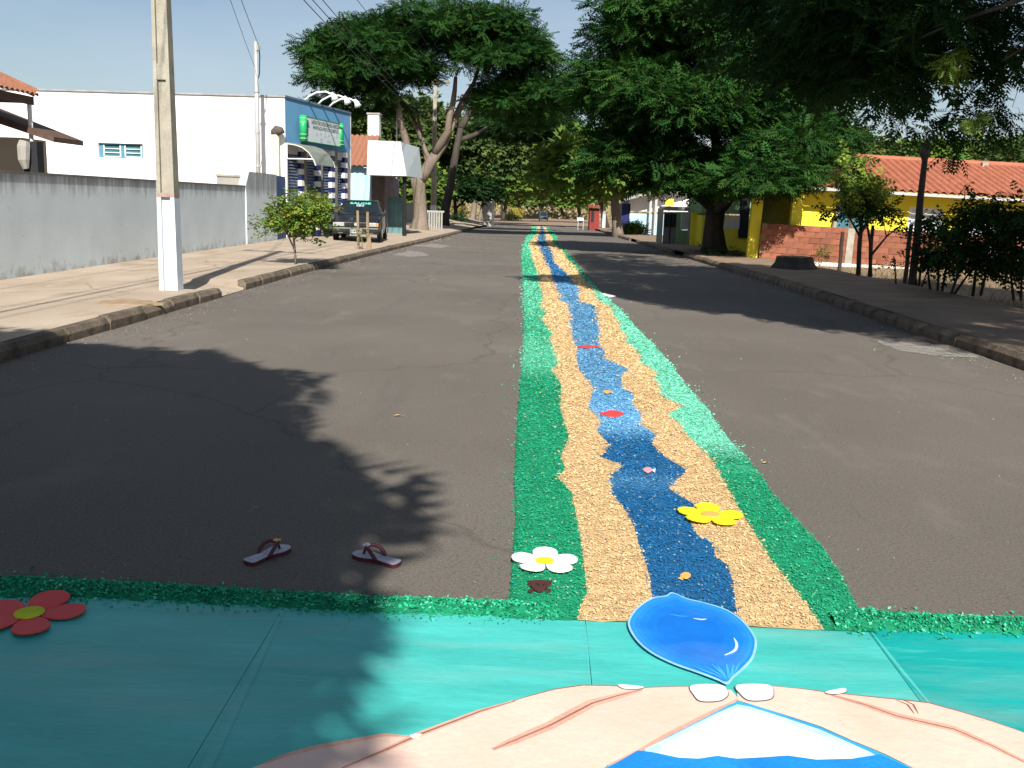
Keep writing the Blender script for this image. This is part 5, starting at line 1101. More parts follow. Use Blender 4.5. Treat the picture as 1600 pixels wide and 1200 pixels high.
def sawdust(name, label, ka, kb_, sec, lo_edge, hi_edge, seed):
    rng = np.random.default_rng(seed); h = .016
    ys_ = [Y0c]
    while ys_[-1] < Y1c: ys_.append(ys_[-1]+.022*(ys_[-1]/4)**1.35)
    ys_ = np.array(ys_); fr = np.array([0, .03, .14, .32, .5, .68, .86, .97, 1.])
    xa, xb = edge(ka, ys_), edge(kb_, ys_); X = xa[:, None]+(xb-xa)[:, None]*fr[None]; Yg = np.repeat(ys_[:, None], len(fr), 1)
    zg = np.array([zr(y) for y in ys_])[:, None]+h+.0035*hnoise(X*3, Yg*3)+rng.normal(size=X.shape)*.0015
    if lo_edge: zg[:, 0] = zg[:, 0]*0+np.array([zr(y) for y in ys_])+.002
    if hi_edge: zg[:, -1] = np.array([zr(y) for y in ys_])+.002
    V = np.stack([X, Yg, zg], -1).reshape(-1, 3); nx = len(fr); I = np.arange(len(ys_)*nx).reshape(len(ys_), nx)
    Q = np.stack([I[:-1, :-1], I[:-1, 1:], I[1:, 1:], I[1:, :-1]], -1).reshape(-1, 4)
    C = lerp_sections(V[:, 1], SEC[sec])*rng.uniform(.6, .95, (len(V), 1))
    # loose flakes
    n = 900000; u = rng.random(n); yy = Y0c*(Y1c/Y0c)**u                       # log spread
    w = edge(kb_, yy)-edge(ka, yy); dens = 9500*(4.2/yy)**1.6; pacc = dens*w*yy*math.log(Y1c/Y0c)/n
    yy = yy[rng.random(n) < pacc]; n = len(yy); t = rng.random(n)
    xa, xb = edge(ka, yy), edge(kb_, yy); sig = .012*np.clip(yy/5, .7, 3)
    xx = xa+(xb-xa)*t+rng.normal(size=n)*sig
    stray = rng.random(n) < .025
    if lo_edge: xx = np.where(stray & (t < .5), xa-np.abs(rng.normal(size=n))*.07, xx)
    if hi_edge: xx = np.where(stray & (t >= .5), xb+np.abs(rng.normal(size=n))*.07, xx)
    inside = (xx > xa+.01) & (xx < xb-.01); ins2 = ~((xx < xa) & lo_edge) & ~((xx > xb) & hi_edge)
    zz = np.array([zr(y) for y in yy])+np.where(ins2, h+.003+rng.random(n)*.006, .004)
    sz = rng.uniform(.0038, .0092, n)*np.clip((yy/4.5)**.82, .85, 7); asp = rng.uniform(.35, .85, n)
    a = rng.uniform(0, 6.283, n); A_ = np.stack([np.cos(a), np.sin(a), rng.normal(size=n)*.45], 1); N_ = np.stack([rng.normal(size=n)*.3, rng.normal(size=n)*.3, np.ones(n)], 1)
    A_ = norm(A_*np.array([1, 1, .6])); Bv = norm(np.cross(N_, A_)); P = np.stack([xx, yy, zz], 1); s3 = sz[:, None]
    k1 = rng.uniform(.6, 1.1, (n, 1))
    q = np.stack([P-A_*s3, P+Bv*s3*asp[:, None]*k1, P+A_*s3*k1, P-Bv*s3*asp[:, None]], 1).reshape(-1, 3)
    yj = np.clip(yy+rng.normal(size=n)*.12*(yy/6), 3, 200)
    c = lerp_sections(yj, SEC[sec]); val = rng.normal(1.0, .16, (n, 1)); c = c*np.clip(val, .4, 1.7)
    pale = rng.random(n) < .045; c[pale] = c[pale]*.5+np.array([.45, .55, .45])*.5
    mixd = rng.random(n) < .015; c[mixd] = np.array([[.68, .455, .215], [.016, .31, .15], [.013, .088, .22]])[rng.integers(0, 3, mixd.sum())]
    dk = rng.random(n) < .04; c[dk] *= .5
    Q2 = np.arange(4*n).reshape(n, 4)+len(V)
    ob = npmesh(name, np.concatenate([V, q]), np.concatenate([Q, Q2]), MT['chip'], None, np.clip(np.concatenate([C, np.repeat(c, 4, 0)]), 0, .9))
    tag(ob, label, 'sawdust', 'dyed sawdust carpet', 'stuff'); return ob
sawdust('green_sawdust', 'green dyed sawdust band along the left edge of the long street carpet', 'a', 'b', 'left_green', True, False, 1)
sawdust('tan_sawdust', 'tan sawdust band left of the blue river in the street carpet', 'b', 'c', 'tan', False, False, 2)
sawdust('blue_sawdust', 'blue dyed sawdust river winding along the middle of the street carpet', 'c', 'd', 'blue', False, False, 3)
sawdust('tan_sawdust', 'tan sawdust band right of the blue river in the street carpet', 'd', 'e', 'tan', False, False, 4)
sawdust('green_sawdust', 'green dyed sawdust band along the right edge of the long street carpet', 'e', 'f', 'right_green', False, True, 5)
# crosswise green ridges along the far edge of the painted boards
def ridge(label, top, bot, seed):
    rng = np.random.default_rng(seed)
    tp = sorted([(p.x, p.y) for p in (gnd(*q) for q in top)]); bt = sorted([(p.x, p.y) for p in (gnd(*q) for q in bot)])
    x0, x1 = tp[0][0], tp[-1][0]; xs = np.arange(x0, x1, .02); ft = lambda x: np.interp(x, [p[0] for p in tp], [p[1] for p in tp]); fb = lambda x: np.interp(x, [p[0] for p in bt], [p[1] for p in bt])
    fr = np.array([0, .12, .3, .5, .7, .88, 1.]); hh = np.array([.004, .018, .028, .032, .028, .018, .004])
    Yt, Yb = ft(xs)+rng.normal(size=len(xs))*.008, fb(xs)+rng.normal(size=len(xs))*.008
    Yg = Yb[:, None]+(Yt-Yb)[:, None]*fr; X = np.repeat(xs[:, None], len(fr), 1); Z = hh[None]*(1+.25*hnoise(X*2, Yg*2))
    V = np.stack([X, Yg, Z], -1).reshape(-1, 3); nx = len(fr); I = np.arange(len(xs)*nx).reshape(len(xs), nx); Q = np.stack([I[:-1, :-1], I[1:, :-1], I[1:, 1:], I[:-1, 1:]], -1).reshape(-1, 4)
    C = np.repeat((GD*.7)[None], len(V), 0)*rng.uniform(.7, 1.1, (len(V), 1))
    n = int((x1-x0)*.17*15000); xx = rng.uniform(x0, x1, n); t = np.clip(rng.normal(.5, .33, n), -.45, 1.45)
    yy = fb(xx)+(ft(xx)-fb(xx))*t; zz = np.interp(t, [-.01, 0, .12, .3, .5, .7, .88, 1, 1.01], [.012, .012, .02, .03, .034, .03, .02, .006, .004])+rng.random(n)*.006
    a = rng.uniform(0, 6.283, n); A_ = norm(np.stack([np.cos(a), np.sin(a), rng.normal(size=n)*.55], 1)); N_ = np.stack([rng.normal(size=n)*.5, rng.normal(size=n)*.5, np.ones(n)], 1); Bv = norm(np.cross(N_, A_))
    s3 = rng.uniform(.0042, .0105, (n, 1)); asp = rng.uniform(.35, .85, (n, 1)); P = np.stack([xx, yy, zz], 1)
    q = np.stack([P-A_*s3, P+Bv*s3*asp, P+A_*s3, P-Bv*s3*asp], 1).reshape(-1, 3); c = GD[None]*np.clip(rng.normal(1, .28, (n, 1)), .35, 1.8)
    pale = rng.random(n) < .12; c[pale] = c[pale]*.4+GL*.6
    ob = npmesh('green_sawdust', np.concatenate([V, q]), np.concatenate([Q, np.arange(4*n).reshape(n, 4)+len(V)]), MT['chip'], None, np.concatenate([C, np.repeat(c, 4, 0)]))
    tag(ob, label, 'sawdust', 'dyed sawdust carpet', 'stuff')
ridge('crosswise green sawdust ridge left of the carpet beside the painted boards', [(-260, 893), (0, 908), (30, 903), (200, 914), (400, 926), (600, 937), (797, 944), (870, 952)], [(-260, 930), (0, 939), (200, 941), (400, 952), (600, 963), (800, 969), (870, 972)], 8)
ridge('crosswise green sawdust ridge right of the carpet beside the painted boards', [(1290, 962), (1345, 956), (1400, 962), (1500, 967), (1600, 970), (1800, 978)], [(1290, 988), (1345, 990), (1400, 990), (1500, 992), (1600, 993), (1800, 1000)], 9)

# ------------------------------------------------------------------ painted boards with hands and drop
mural = thing('painted_mural', (0, 2.2, 0), 'large teal boards painted with two hands cupping water, flat on the road', 'mural')
def teal(name, a, b):
    m = mat(name, a, col2=b, rough=.5, scale=2.2, fine=.08, fscale=50, bump=.12, bscale=8, bdist=.02, spec=.4, stretch=(.6, 2.6, 1), dust=.3)
    n, l, bb = node_tools(m); c = n.new('ShaderNodeTexCoord'); src = bb.inputs['Base Color'].links[0].from_socket
    mpn = n.new('ShaderNodeMapping'); mpn.inputs['Scale'].default_value = (.8, 7, 1); l.new(c.outputs['Object'], mpn.inputs[0])
    q = n.new('ShaderNodeTexNoise'); q.inputs['Scale'].default_value = 2.5; q.inputs['Detail'].default_value = 6; q.inputs['Roughness'].default_value = .7; l.new(mpn.outputs[0], q.inputs['Vector'])
    r = n.new('ShaderNodeMapRange'); r.inputs[1].default_value = .56; r.inputs[2].default_value = .74; r.inputs[4].default_value = .55; l.new(q.outputs['Fac'], r.inputs[0])
    x = n.new('ShaderNodeMix'); x.data_type = 'RGBA'; l.new(r.outputs[0], x.inputs[0]); l.new(src, x.inputs[6]); x.inputs[7].default_value = (.14, .58, .54, 1); l.new(x.outputs[2], bb.inputs['Base Color']); return m
TEAL, TEAL2, TAPE = teal('teal paint', (.045, .40, .36), (.075, .52, .48)), teal('deep teal paint', (.003, .30, .28), (.008, .38, .36)), teal('pale teal tape', (.06, .43, .39), (.09, .52, .48))
far = lambda x: float(np.interp(x, [-3.2, -2.1, 0, 2.0, 3.2], [3.60, 3.60, 3.555, 3.585, 3.58]))-.03
seams = [[-3.3, -3.3], [gnd(442, 955).x, gnd(325, 1200).x-.03], [gnd(915, 978).x, gnd(923, 1100).x], [gnd(1368, 1005).x, gnd(1452, 1105).x-.05], [3.3, 3.3]]
for i in range(4):
    (a0, a1), (b0_, b1_) = seams[i], seams[i+1]
    MB().prism([(a1+.0012, 1.0), (b1_-.0012, 1.0), (b0_-.0012, far(b0_)), (a0+.0012, far(a0))], .002, .010).build('panel', [TEAL, TEAL, TEAL, TEAL2][i], mural)
LZ = [.0115]
def sheet(poly, m, name, z, parent=mural, thick=.0012, world=False):
    P = poly if world else [gnd(*p) for p in poly]; return MB().prism([(p[0], p[1]) for p in P], z, z+thick).build(name, m, parent)
def ribbon(pl, wpx, m, name, z, parent=mural):
    P = [gnd(p[0]+random.uniform(-1.2, 1.2), p[1]+random.uniform(-.6, .6)) for p in pl]; L, Rr = [], []
    Q = []
    for i in range(len(P)-1):
        for t in np.linspace(0, 1, 5)[:-1]: Q.append(P[i].lerp(P[i+1], t))
    Q.append(P[-1]); n = len(Q)
    for i, q in enumerate(Q):
        t = (Q[min(n-1, i+1)]-Q[max(0, i-1)]).normalized(); s_ = Vector((-t.y, t.x, 0)); w = wpx/420.*math.sin(math.pi*min(max(i/(n-1), .06), .94))**.5
        L.append(q+s_*w/2); Rr.append(q-s_*w/2)
    mb = MB(); mb.v = [(p.x, p.y, z) for p in L]+[(p.x, p.y, z) for p in Rr]; mb.f = [(i, i+1, n+i+1, n+i) for i in range(n-1)]; return mb.build(name, m, parent)
def r7(l): return [(800+x/2, 820+y/2) for x, y in l]
def r6(l): return [(x/2, 820+y/2) for x, y in l]
def curve(pl, k=5):          # smooth a traced outline a little
    out = []; n = len(pl)
    for i in range(n):
        p0, p1, p2, p3 = pl[i-1], pl[i], pl[(i+1) % n], pl[(i+2) % n]
        for t in np.linspace(0, 1, k)[:-1]:
            out.append(tuple(.5*((2*p1[j])+(-p0[j]+p2[j])*t+(2*p0[j]-5*p1[j]+4*p2[j]-p3[j])*t*t+(-p0[j]+3*p1[j]-3*p2[j]+p3[j])*t**3) for j in (0, 1)))
    return out
ribbon([(442, 958), (325, 1200), (285, 1290)], 14, TAPE, 'tape', .0112); ribbon([(915, 980), (922, 1090)], 4, TAPE, 'tape', .0112); ribbon([(1362, 992), (1408, 1050), (1455, 1108)], 6, TAPE, 'tape', .0112)
skin = mat('skin coloured paint', (.77, .50, .395), col2=(.83, .585, .49), rough=.5, scale=2.5, fine=.04, bump=.25, bscale=25, dust=.3)
skin2 = mat('rosy paint', (.66, .36, .27), rough=.5, scale=5, var=.12); line = mat('brown outline paint', (.30, .14, .11), rough=.5, var=.2); nailw = mat('white nail paint', (.83, .85, .85), rough=.45, var=.03); ink = mat('black outline paint', (.10, .085, .09), rough=.5)
skyp = mat('pale cyan paint', (.36, .72, .80), col2=(.62, .84, .87), rough=.5, scale=4, stretch=(1, 3, 1)); wat = mat('bright blue paint', (.015, .20, .62), col2=(.02, .28, .74), rough=.45, scale=4); rim = mat('azure rim paint', (.05, .36, .74), rough=.5)
lh = sheet(r6([(780, 775), (900, 730), (1000, 705), (1100, 686), (1200, 669), (1275, 673), (1310, 690), (1300, 900), (700, 900)]), skin, 'finger', .0118)
sheet(r7([(-600, 900), (-500, 757), (-280, 665), (-100, 594), (0, 565), (60, 545), (130, 528), (220, 514), (300, 514), (400, 521), (480, 520), (560, 517), (640, 518), (685, 530), (703, 552), (697, 566), (640, 590), (560, 630), (480, 672), (400, 716), (300, 764), (200, 830), (120, 900)]), skin, 'hand', .0136)
sheet(r7([(703, 525), (716, 517), (800, 516), (900, 524), (980, 535), (1060, 543), (1200, 558), (1300, 570), (1400, 595), (1500, 627), (1600, 662), (1750, 720), (1900, 800), (1900, 940), (1500, 940), (1300, 800), (1230, 762), (1160, 727), (1060, 686), (960, 641), (850, 605), (740, 571), (703, 560)]), skin, 'hand', .0136)
sheet(r7([(700, 567), (745, 574), (850, 608), (960, 645), (1060, 690), (1160, 732), (1235, 768), (1320, 815), (1400, 880), (1400, 960), (150, 960), (150, 880), (200, 832), (300, 768), (400, 720), (480, 676), (560, 634), (640, 594)]), rim, 'water_outline', .0146)
sheet(r7([(702, 576), (745, 584), (850, 618), (960, 655), (1060, 700), (1120, 728), (1150, 745), (1060, 790), (400, 790), (415, 716), (480, 684), (560, 643), (640, 603)]), skyp, 'painted_sky', .0158); sheet(r7([(704, 588), (745, 597), (850, 634), (960, 672), (1040, 706), (1085, 730), (1040, 790), (440, 790), (470, 708), (560, 658), (640, 614)]), mat('white cloud paint', (.78, .86, .86), col2=(.85, .88, .88), rough=.5, scale=5, dust=.1), 'painted_cloud', .0162)
sheet(r7([(392, 722), (440, 728), (520, 745), (580, 748), (640, 739), (700, 748), (760, 745), (860, 738), (950, 751), (1060, 748), (1150, 734), (1235, 775), (1330, 830), (1380, 900), (1380, 950), (180, 950), (180, 890), (230, 825), (310, 770)]), wat, 'painted_water', .0170)
for pl, w in (([(-60, 716), (0, 690), (120, 640), (250, 570), (330, 548), (405, 528)], 9), ([(980, 540), (1100, 576), (1200, 610), (1380, 652), (1500, 705), (1620, 765)], 8)):
    ribbon(r7(pl), w*2.0, skin2, 'shading', .0150); ribbon(r7(pl), w*.38, line, 'outline', .0153)
ribbon(r6([(830, 758), (900, 731), (1000, 706), (1100, 687), (1200, 670), (1275, 673)]), 9, skin2, 'shading', .0135); ribbon(r6([(1070, 775), (1200, 720), (1320, 665), (1400, 635), (1500, 596), (1610, 563)]), 11, skin2, 'shading', .0151); ribbon(r6([(1070, 775), (1200, 720), (1320, 665), (1400, 635), (1500, 596), (1610, 563)]), 3.5, line, 'outline', .0155)
ribbon(r7([(0, 565), (60, 545), (130, 528), (220, 514), (300, 514), (400, 521), (480, 520), (560, 517)]), 3, line, 'outline', .0154); ribbon(r7([(800, 516), (900, 524), (980, 535), (1200, 558), (1300, 570), (1400, 595), (1500, 627), (1610, 666)]), 3, line, 'outline', .0154)
ribbon(r7([(703, 558), (640, 592), (560, 632), (480, 674), (400, 718), (300, 768)]), 7, skin2, 'shading', .0162); ribbon(r7([(1200, 560), (1235, 575), (1255, 605)]), 3, line, 'outline', .0154); ribbon(r7([(1222, 560), (1252, 575), (1268, 603)]), 3, line, 'outline', .0154)
for o in ([(556, 517), (566, 550), (588, 568), (642, 568), (668, 557), (676, 540), (652, 515)], [(699, 516), (712, 547), (742, 566), (802, 563), (818, 546), (802, 515)], [(332, 515), (345, 527), (380, 530), (412, 523)], [(975, 540), (1010, 545), (1042, 538), (1040, 527), (1010, 531)]):
    cx = sum(p[0] for p in o)/len(o); cy = sum(p[1] for p in o)/len(o)
    sheet(r7(curve(o)), ink, 'nail_outline', .0164); sheet(r7(curve([(cx+(x-cx)*.955, cy-1.2+(y-cy)*.93) for x, y in o])), nailw, 'nail', .0178)
sheet(r6([(1280, 674), (1296, 669), (1318, 670), (1306, 681), (1288, 682)]), nailw, 'nail', .0164)
# water drop
dr = thing('water_drop', tuple(gnd(1085, 1005, .02)), 'big glossy blue painted water drop lying on the boards and sawdust', 'cut-out')
dro = [(500, 231), (545, 250), (600, 263), (670, 286), (720, 320), (752, 360), (764, 392), (752, 440), (720, 476), (692, 500), (672, 521), (640, 508), (580, 485), (500, 456), (430, 420), (385, 380), (361, 335), (370, 303), (400, 270), (440, 247), (480, 241)]
def inset(o, k, c=(560, 370)): return [(c[0]+(x-c[0])*k, c[1]+(y-c[1])*k) for x, y in o]
sheet(r7(curve(dro)), mat('pale blue rim paint', (.28, .55, .85), rough=.4, scale=8), 'rim', .026, dr, .003)
sheet(r7(curve(inset(dro, .965))), mat('azure paint', (.02, .24, .70), rough=.3, scale=5, var=.1), 'body', .0295, dr)
for k, (f_, cc) in enumerate([(.93, (.022, .235, .68)), (.88, (.015, .205, .645)), (.80, (.010, .18, .61)), (.68, (.008, .16, .575)), (.52, (.007, .145, .55))]):
    sheet(r7(curve(inset(dro, f_, (548, 352)))), mat('azure wash %d' % k, cc, col2=tuple(min(1, q*1.25) for q in cc), rough=.35, scale=6, fine=.05, stretch=(1, 2, 1), dust=.12), 'wash', .0306+k*.0003, dr, .0002)
wm = mat('white highlight paint', (.62, .80, .92), rough=.4)
sheet(r7(curve([(690, 378), (704, 398), (698, 420), (662, 434), (690, 418), (696, 398)])), wm, 'crescent', .0325, dr)
for k, (x, y, x2, y2, w) in enumerate([(672, 512, 640, 468, 4), (672, 512, 622, 462, 3.5), (670, 514, 600, 468, 3), (674, 510, 668, 462, 4), (676, 508, 690, 464, 3.5), (678, 504, 706, 462, 3), (668, 515, 580, 476, 3), (655, 508, 560, 470, 2)]):
    ribbon(r7([(x, y), ((x+x2)/2+3, (y+y2)/2), (x2, y2)]), w, rim, 'streak', .0325+k*.0003, dr)
ribbon(r7([(490, 303), (520, 309), (550, 309)]), 3, rim, 'streak', .0325, dr); ribbon(r7([(565, 316), (590, 320), (606, 318)]), 4, wm, 'streak', .0327, dr)

# ------------------------------------------------------------------ foam cut-outs on the carpet
def flower(label, c, r, rot, mp_, mc, tilt=(0, 0)):
    o = thing('foam_flower', c, label, 'cut-out flower', 'foam flowers', rz=0); o.rotation_euler = (tilt[0], tilt[1], rot)
    for k in range(5):
        a = 2*math.pi*k/5+random.uniform(-.08, .08); wv_ = random.uniform(.9, 1.08); pts = []
        for j in range(16):
            b = 2*math.pi*j/16; x = .58*r+.42*r*math.cos(b); y = .345*r*math.sin(b)*(1+.22*math.cos(b))*wv_; pts.append((x*math.cos(a)-y*math.sin(a), x*math.sin(a)+y*math.cos(a), .012*(x/r)**2*(1 if k % 2 else .5)))
        mb = MB(); mb.prism(pts, k*.0006, .005+k*.0006); mb.build('petal', mp_, o, local=True)
    MB().prism([(.27*r*math.cos(b*.3927), .27*r*math.sin(b*.3927)) for b in range(16)], .0085, .0125).build('flower_centre', mc, o, local=True)
flower('white foam flower with yellow centre on the left green band', gnd(851, 879, .026), .155, .35, MT['foamwhite'], MT['foamyellow'])
flower('yellow foam flower with orange centre on the right tan band', gnd(1110, 806, .028), .175, .2, MT['foamyellow'], MT['foamorange'])
flower('large red foam flower with yellow centre at the left on the boards', gnd(46, 961, .016), .20, .25, MT['foamred'], mat('lime foam', (.55, .62, .02)))
def cut(name, label, poly, z, m, cat, extra=None):
    P = [gnd(*p) for p in poly]; c = sum((p for p in P), Vector())/len(P); o = thing(name, (c.x, c.y, zr(c.y)+z), label, cat)
    MB().prism([(p.x, p.y, p.z-zr(c.y)+zr(c.y)) for p in P], z, z+.006).build('body', m, o)
    if extra: extra(o, c)
    return o
def z6(l): return [(780+x/3.53, 640+y/3.53) for x, y in l]
def turtle(o, c):
    for pl in ([(152, 975), (175, 978), (180, 1000), (160, 1000)], [(268, 978), (290, 975), (285, 1000), (262, 1000)], [(155, 1030), (180, 1018), (190, 1032), (168, 1042)], [(262, 1020), (285, 1026), (278, 1040), (255, 1034)]):
        P = [gnd(*p) for p in z6(pl)]; MB().prism([(p.x, p.y) for p in P], zr(c.y)+.0225, zr(c.y)+.028).build('flipper', MT['foambrown'], o)
    for pl in ([(205, 995), (222, 1005), (220, 1010), (202, 1000)], [(236, 1008), (248, 995), (251, 1000), (238, 1014)]):
        P = [gnd(*p) for p in z6(pl)]; MB().prism([(p.x, p.y) for p in P], zr(c.y)+.0315, zr(c.y)+.033).build('marking', MT['black'], o)
cut('foam_turtle', 'small dark brown foam turtle below the white flower', z6([(170, 980), (220, 976), (275, 980), (270, 1010), (245, 1032), (220, 1040), (195, 1030), (172, 1008)]), .025, MT['foambrown'], 'cut-out turtle', turtle)
def fin(pts, m): 
    def f(o, c):
        P = [gnd(*p) for p in pts]; MB().prism([(p.x, p.y) for p in P], zr(c.y)+.0225, zr(c.y)+.027).build('tail_fin', m, o)
    return f
cut('foam_fish', 'red foam fish lying on the light blue stretch of the river', curve([(942, 651), (952, 647), (966, 648), (974, 652), (964, 656), (950, 656)]), .025, MT['foamred'], 'cut-out fish', fin([(944, 651), (937, 647), (939, 655)], MT['foamred']))
cut('foam_fish', 'small pink and white foam fish in the dark blue river', curve([(1004, 741), (1012, 737), (1019, 741), (1012, 745)]), .025, mat('pink foam', (.7, .3, .33)), 'cut-out fish', fin([(1018, 741), (1024, 738), (1023, 745)], MT['foamwhite']))
cut('foam_fish', 'orange foam fish near the drop in the dark blue river', curve([(1062, 909), (1070, 904), (1079, 908), (1072, 913)]), .025, MT['foamorange'], 'cut-out fish', fin([(1064, 909), (1059, 912), (1067, 914)], MT['foamorange']))
cut('foam_fish', 'thin dark red foam strip fish across the far blue river', curve([(902, 545), (918, 543), (934, 545), (918, 547.5)]), .025, MT['foamred'], 'cut-out fish', fin([(932, 545), (937, 543), (937, 548)], MT['foamred']))
cut('foam_fish', 'tiny orange foam fish in the pale blue river', curve([(942, 617), (948, 615), (954, 617), (948, 619.5)]), .025, MT['foamorange'], 'cut-out fish', fin([(953, 617), (957, 615), (957, 620)], MT['foamorange']))
cut('paper_scrap', 'white paper scrap at the right rim of the carpet', [(936, 461), (945, 459.5), (962, 464), (955, 466)], .012, MT['foamwhite'], 'paper')
lm = mat('dry leaf', (.55, .42, .22)); lm2 = mat('red dry leaf', (.30, .07, .05))
for i, (px, py, rr) in enumerate([(622, 650, .04), (1196, 724, .03), (985, 511, .06)]):
    c = gnd(px, py, .004); a0 = random.uniform(0, 6.28); o = thing('fallen_leaf', c, ['dry leaf left of the carpet on the asphalt', 'pale dry leaf right of the mint green band', 'red leaf on the mint green band', 'pale leaf far right on the asphalt', 'curled leaf right of the carpet', 'small leaf in the shade above the sandals', 'small pale leaf on the right lane', 'leaf beside the left green band'][i], 'leaf', 'fallen leaves')
    mb = MB(); L = rr
    mb.v = [(-L*math.cos(a0), -L*math.sin(a0), 0), (-L*.4*math.sin(a0), L*.4*math.cos(a0), .012), (L*math.cos(a0), L*math.sin(a0), .006), (L*.4*math.sin(a0), -L*.4*math.cos(a0), .010), (0, 0, .002)]; mb.f = [(0, 1, 4), (1, 2, 4), (2, 3, 4), (3, 0, 4)]; mb.build('blade', lm2 if i == 2 else lm, o, local=True)
    MB().tube([(-L*math.cos(a0), -L*math.sin(a0), .001), (-L*1.4*math.cos(a0+.2), -L*1.4*math.sin(a0+.2), .004)], .0012, 4).build('stalk', lm, o, local=True)

# ------------------------------------------------------------------ flip-flops
def sandal(label, toe, heel, side):
    T, Hh = gnd(*toe), gnd(*heel); L = (T-Hh).length; a = math.atan2(T.y-Hh.y, T.x-Hh.x); o = thing('flip_flop', Hh, label, 'sandal', 'pair of flip-flops', rz=a)
    out = [(0, .0), (.02, .028), (.08, .036), (.32, .032), (.5, .034), (.72, .046), (.88, .042), (.97, .026), (1.0, .002), (.97, -.024), (.88, -.040), (.72, -.044), (.5, -.028), (.32, -.028), (.08, -.034), (.02, -.026)]
    pl = [(x*L, y*L/.26*1.0*(1 if side > 0 else -1)) for x, y in out]; pl = curve(pl, 4)
    MB().prism(pl, .001, .018).build('sole', MT['strap'], o, local=True); MB().prism([(L*.5+(x-L*.5)*.985, y*.97) for x, y in pl], .0182, .0215).build('footbed', MT['sole'], o, local=True)
    p0 = (L*.78, 0, .02); top = (L*.72, 0, .055)
    for sg in (1, -1):
        e = (L*.38, sg*.033*L/.26, .012); mb = MB(); mb.tube([top, (L*.66, sg*.022, .064), (L*.54, sg*.036, .058), (L*.44, sg*.038, .036), e], [.007, .008, .009, .009, .008], 7); mb.build('strap', MT['strap'], o, local=True, smooth=True)
    MB().tube([p0, top], .006, 7).build('toe_post', MT['strap'], o, local=True)
    mb = MB()
    for k in range(5):
        b = k*1.2566; mb.prism([(top[0]+.011*math.cos(b)+.008*math.cos(j*1.047), .011*math.sin(b)+.008*math.sin(j*1.047)) for j in range(6)], .062+k*.0007, .067+k*.0007)
    mb.build('flower_charm', MT['foamorange'] if side > 0 else MT['sole'], o, local=True)
sandal('left flip-flop with orange charm lying in the shade', (451, 858), (386, 884), 1)
sandal('right flip-flop with pale charm near the edge of the shade', (553, 868), (623, 886), -1)

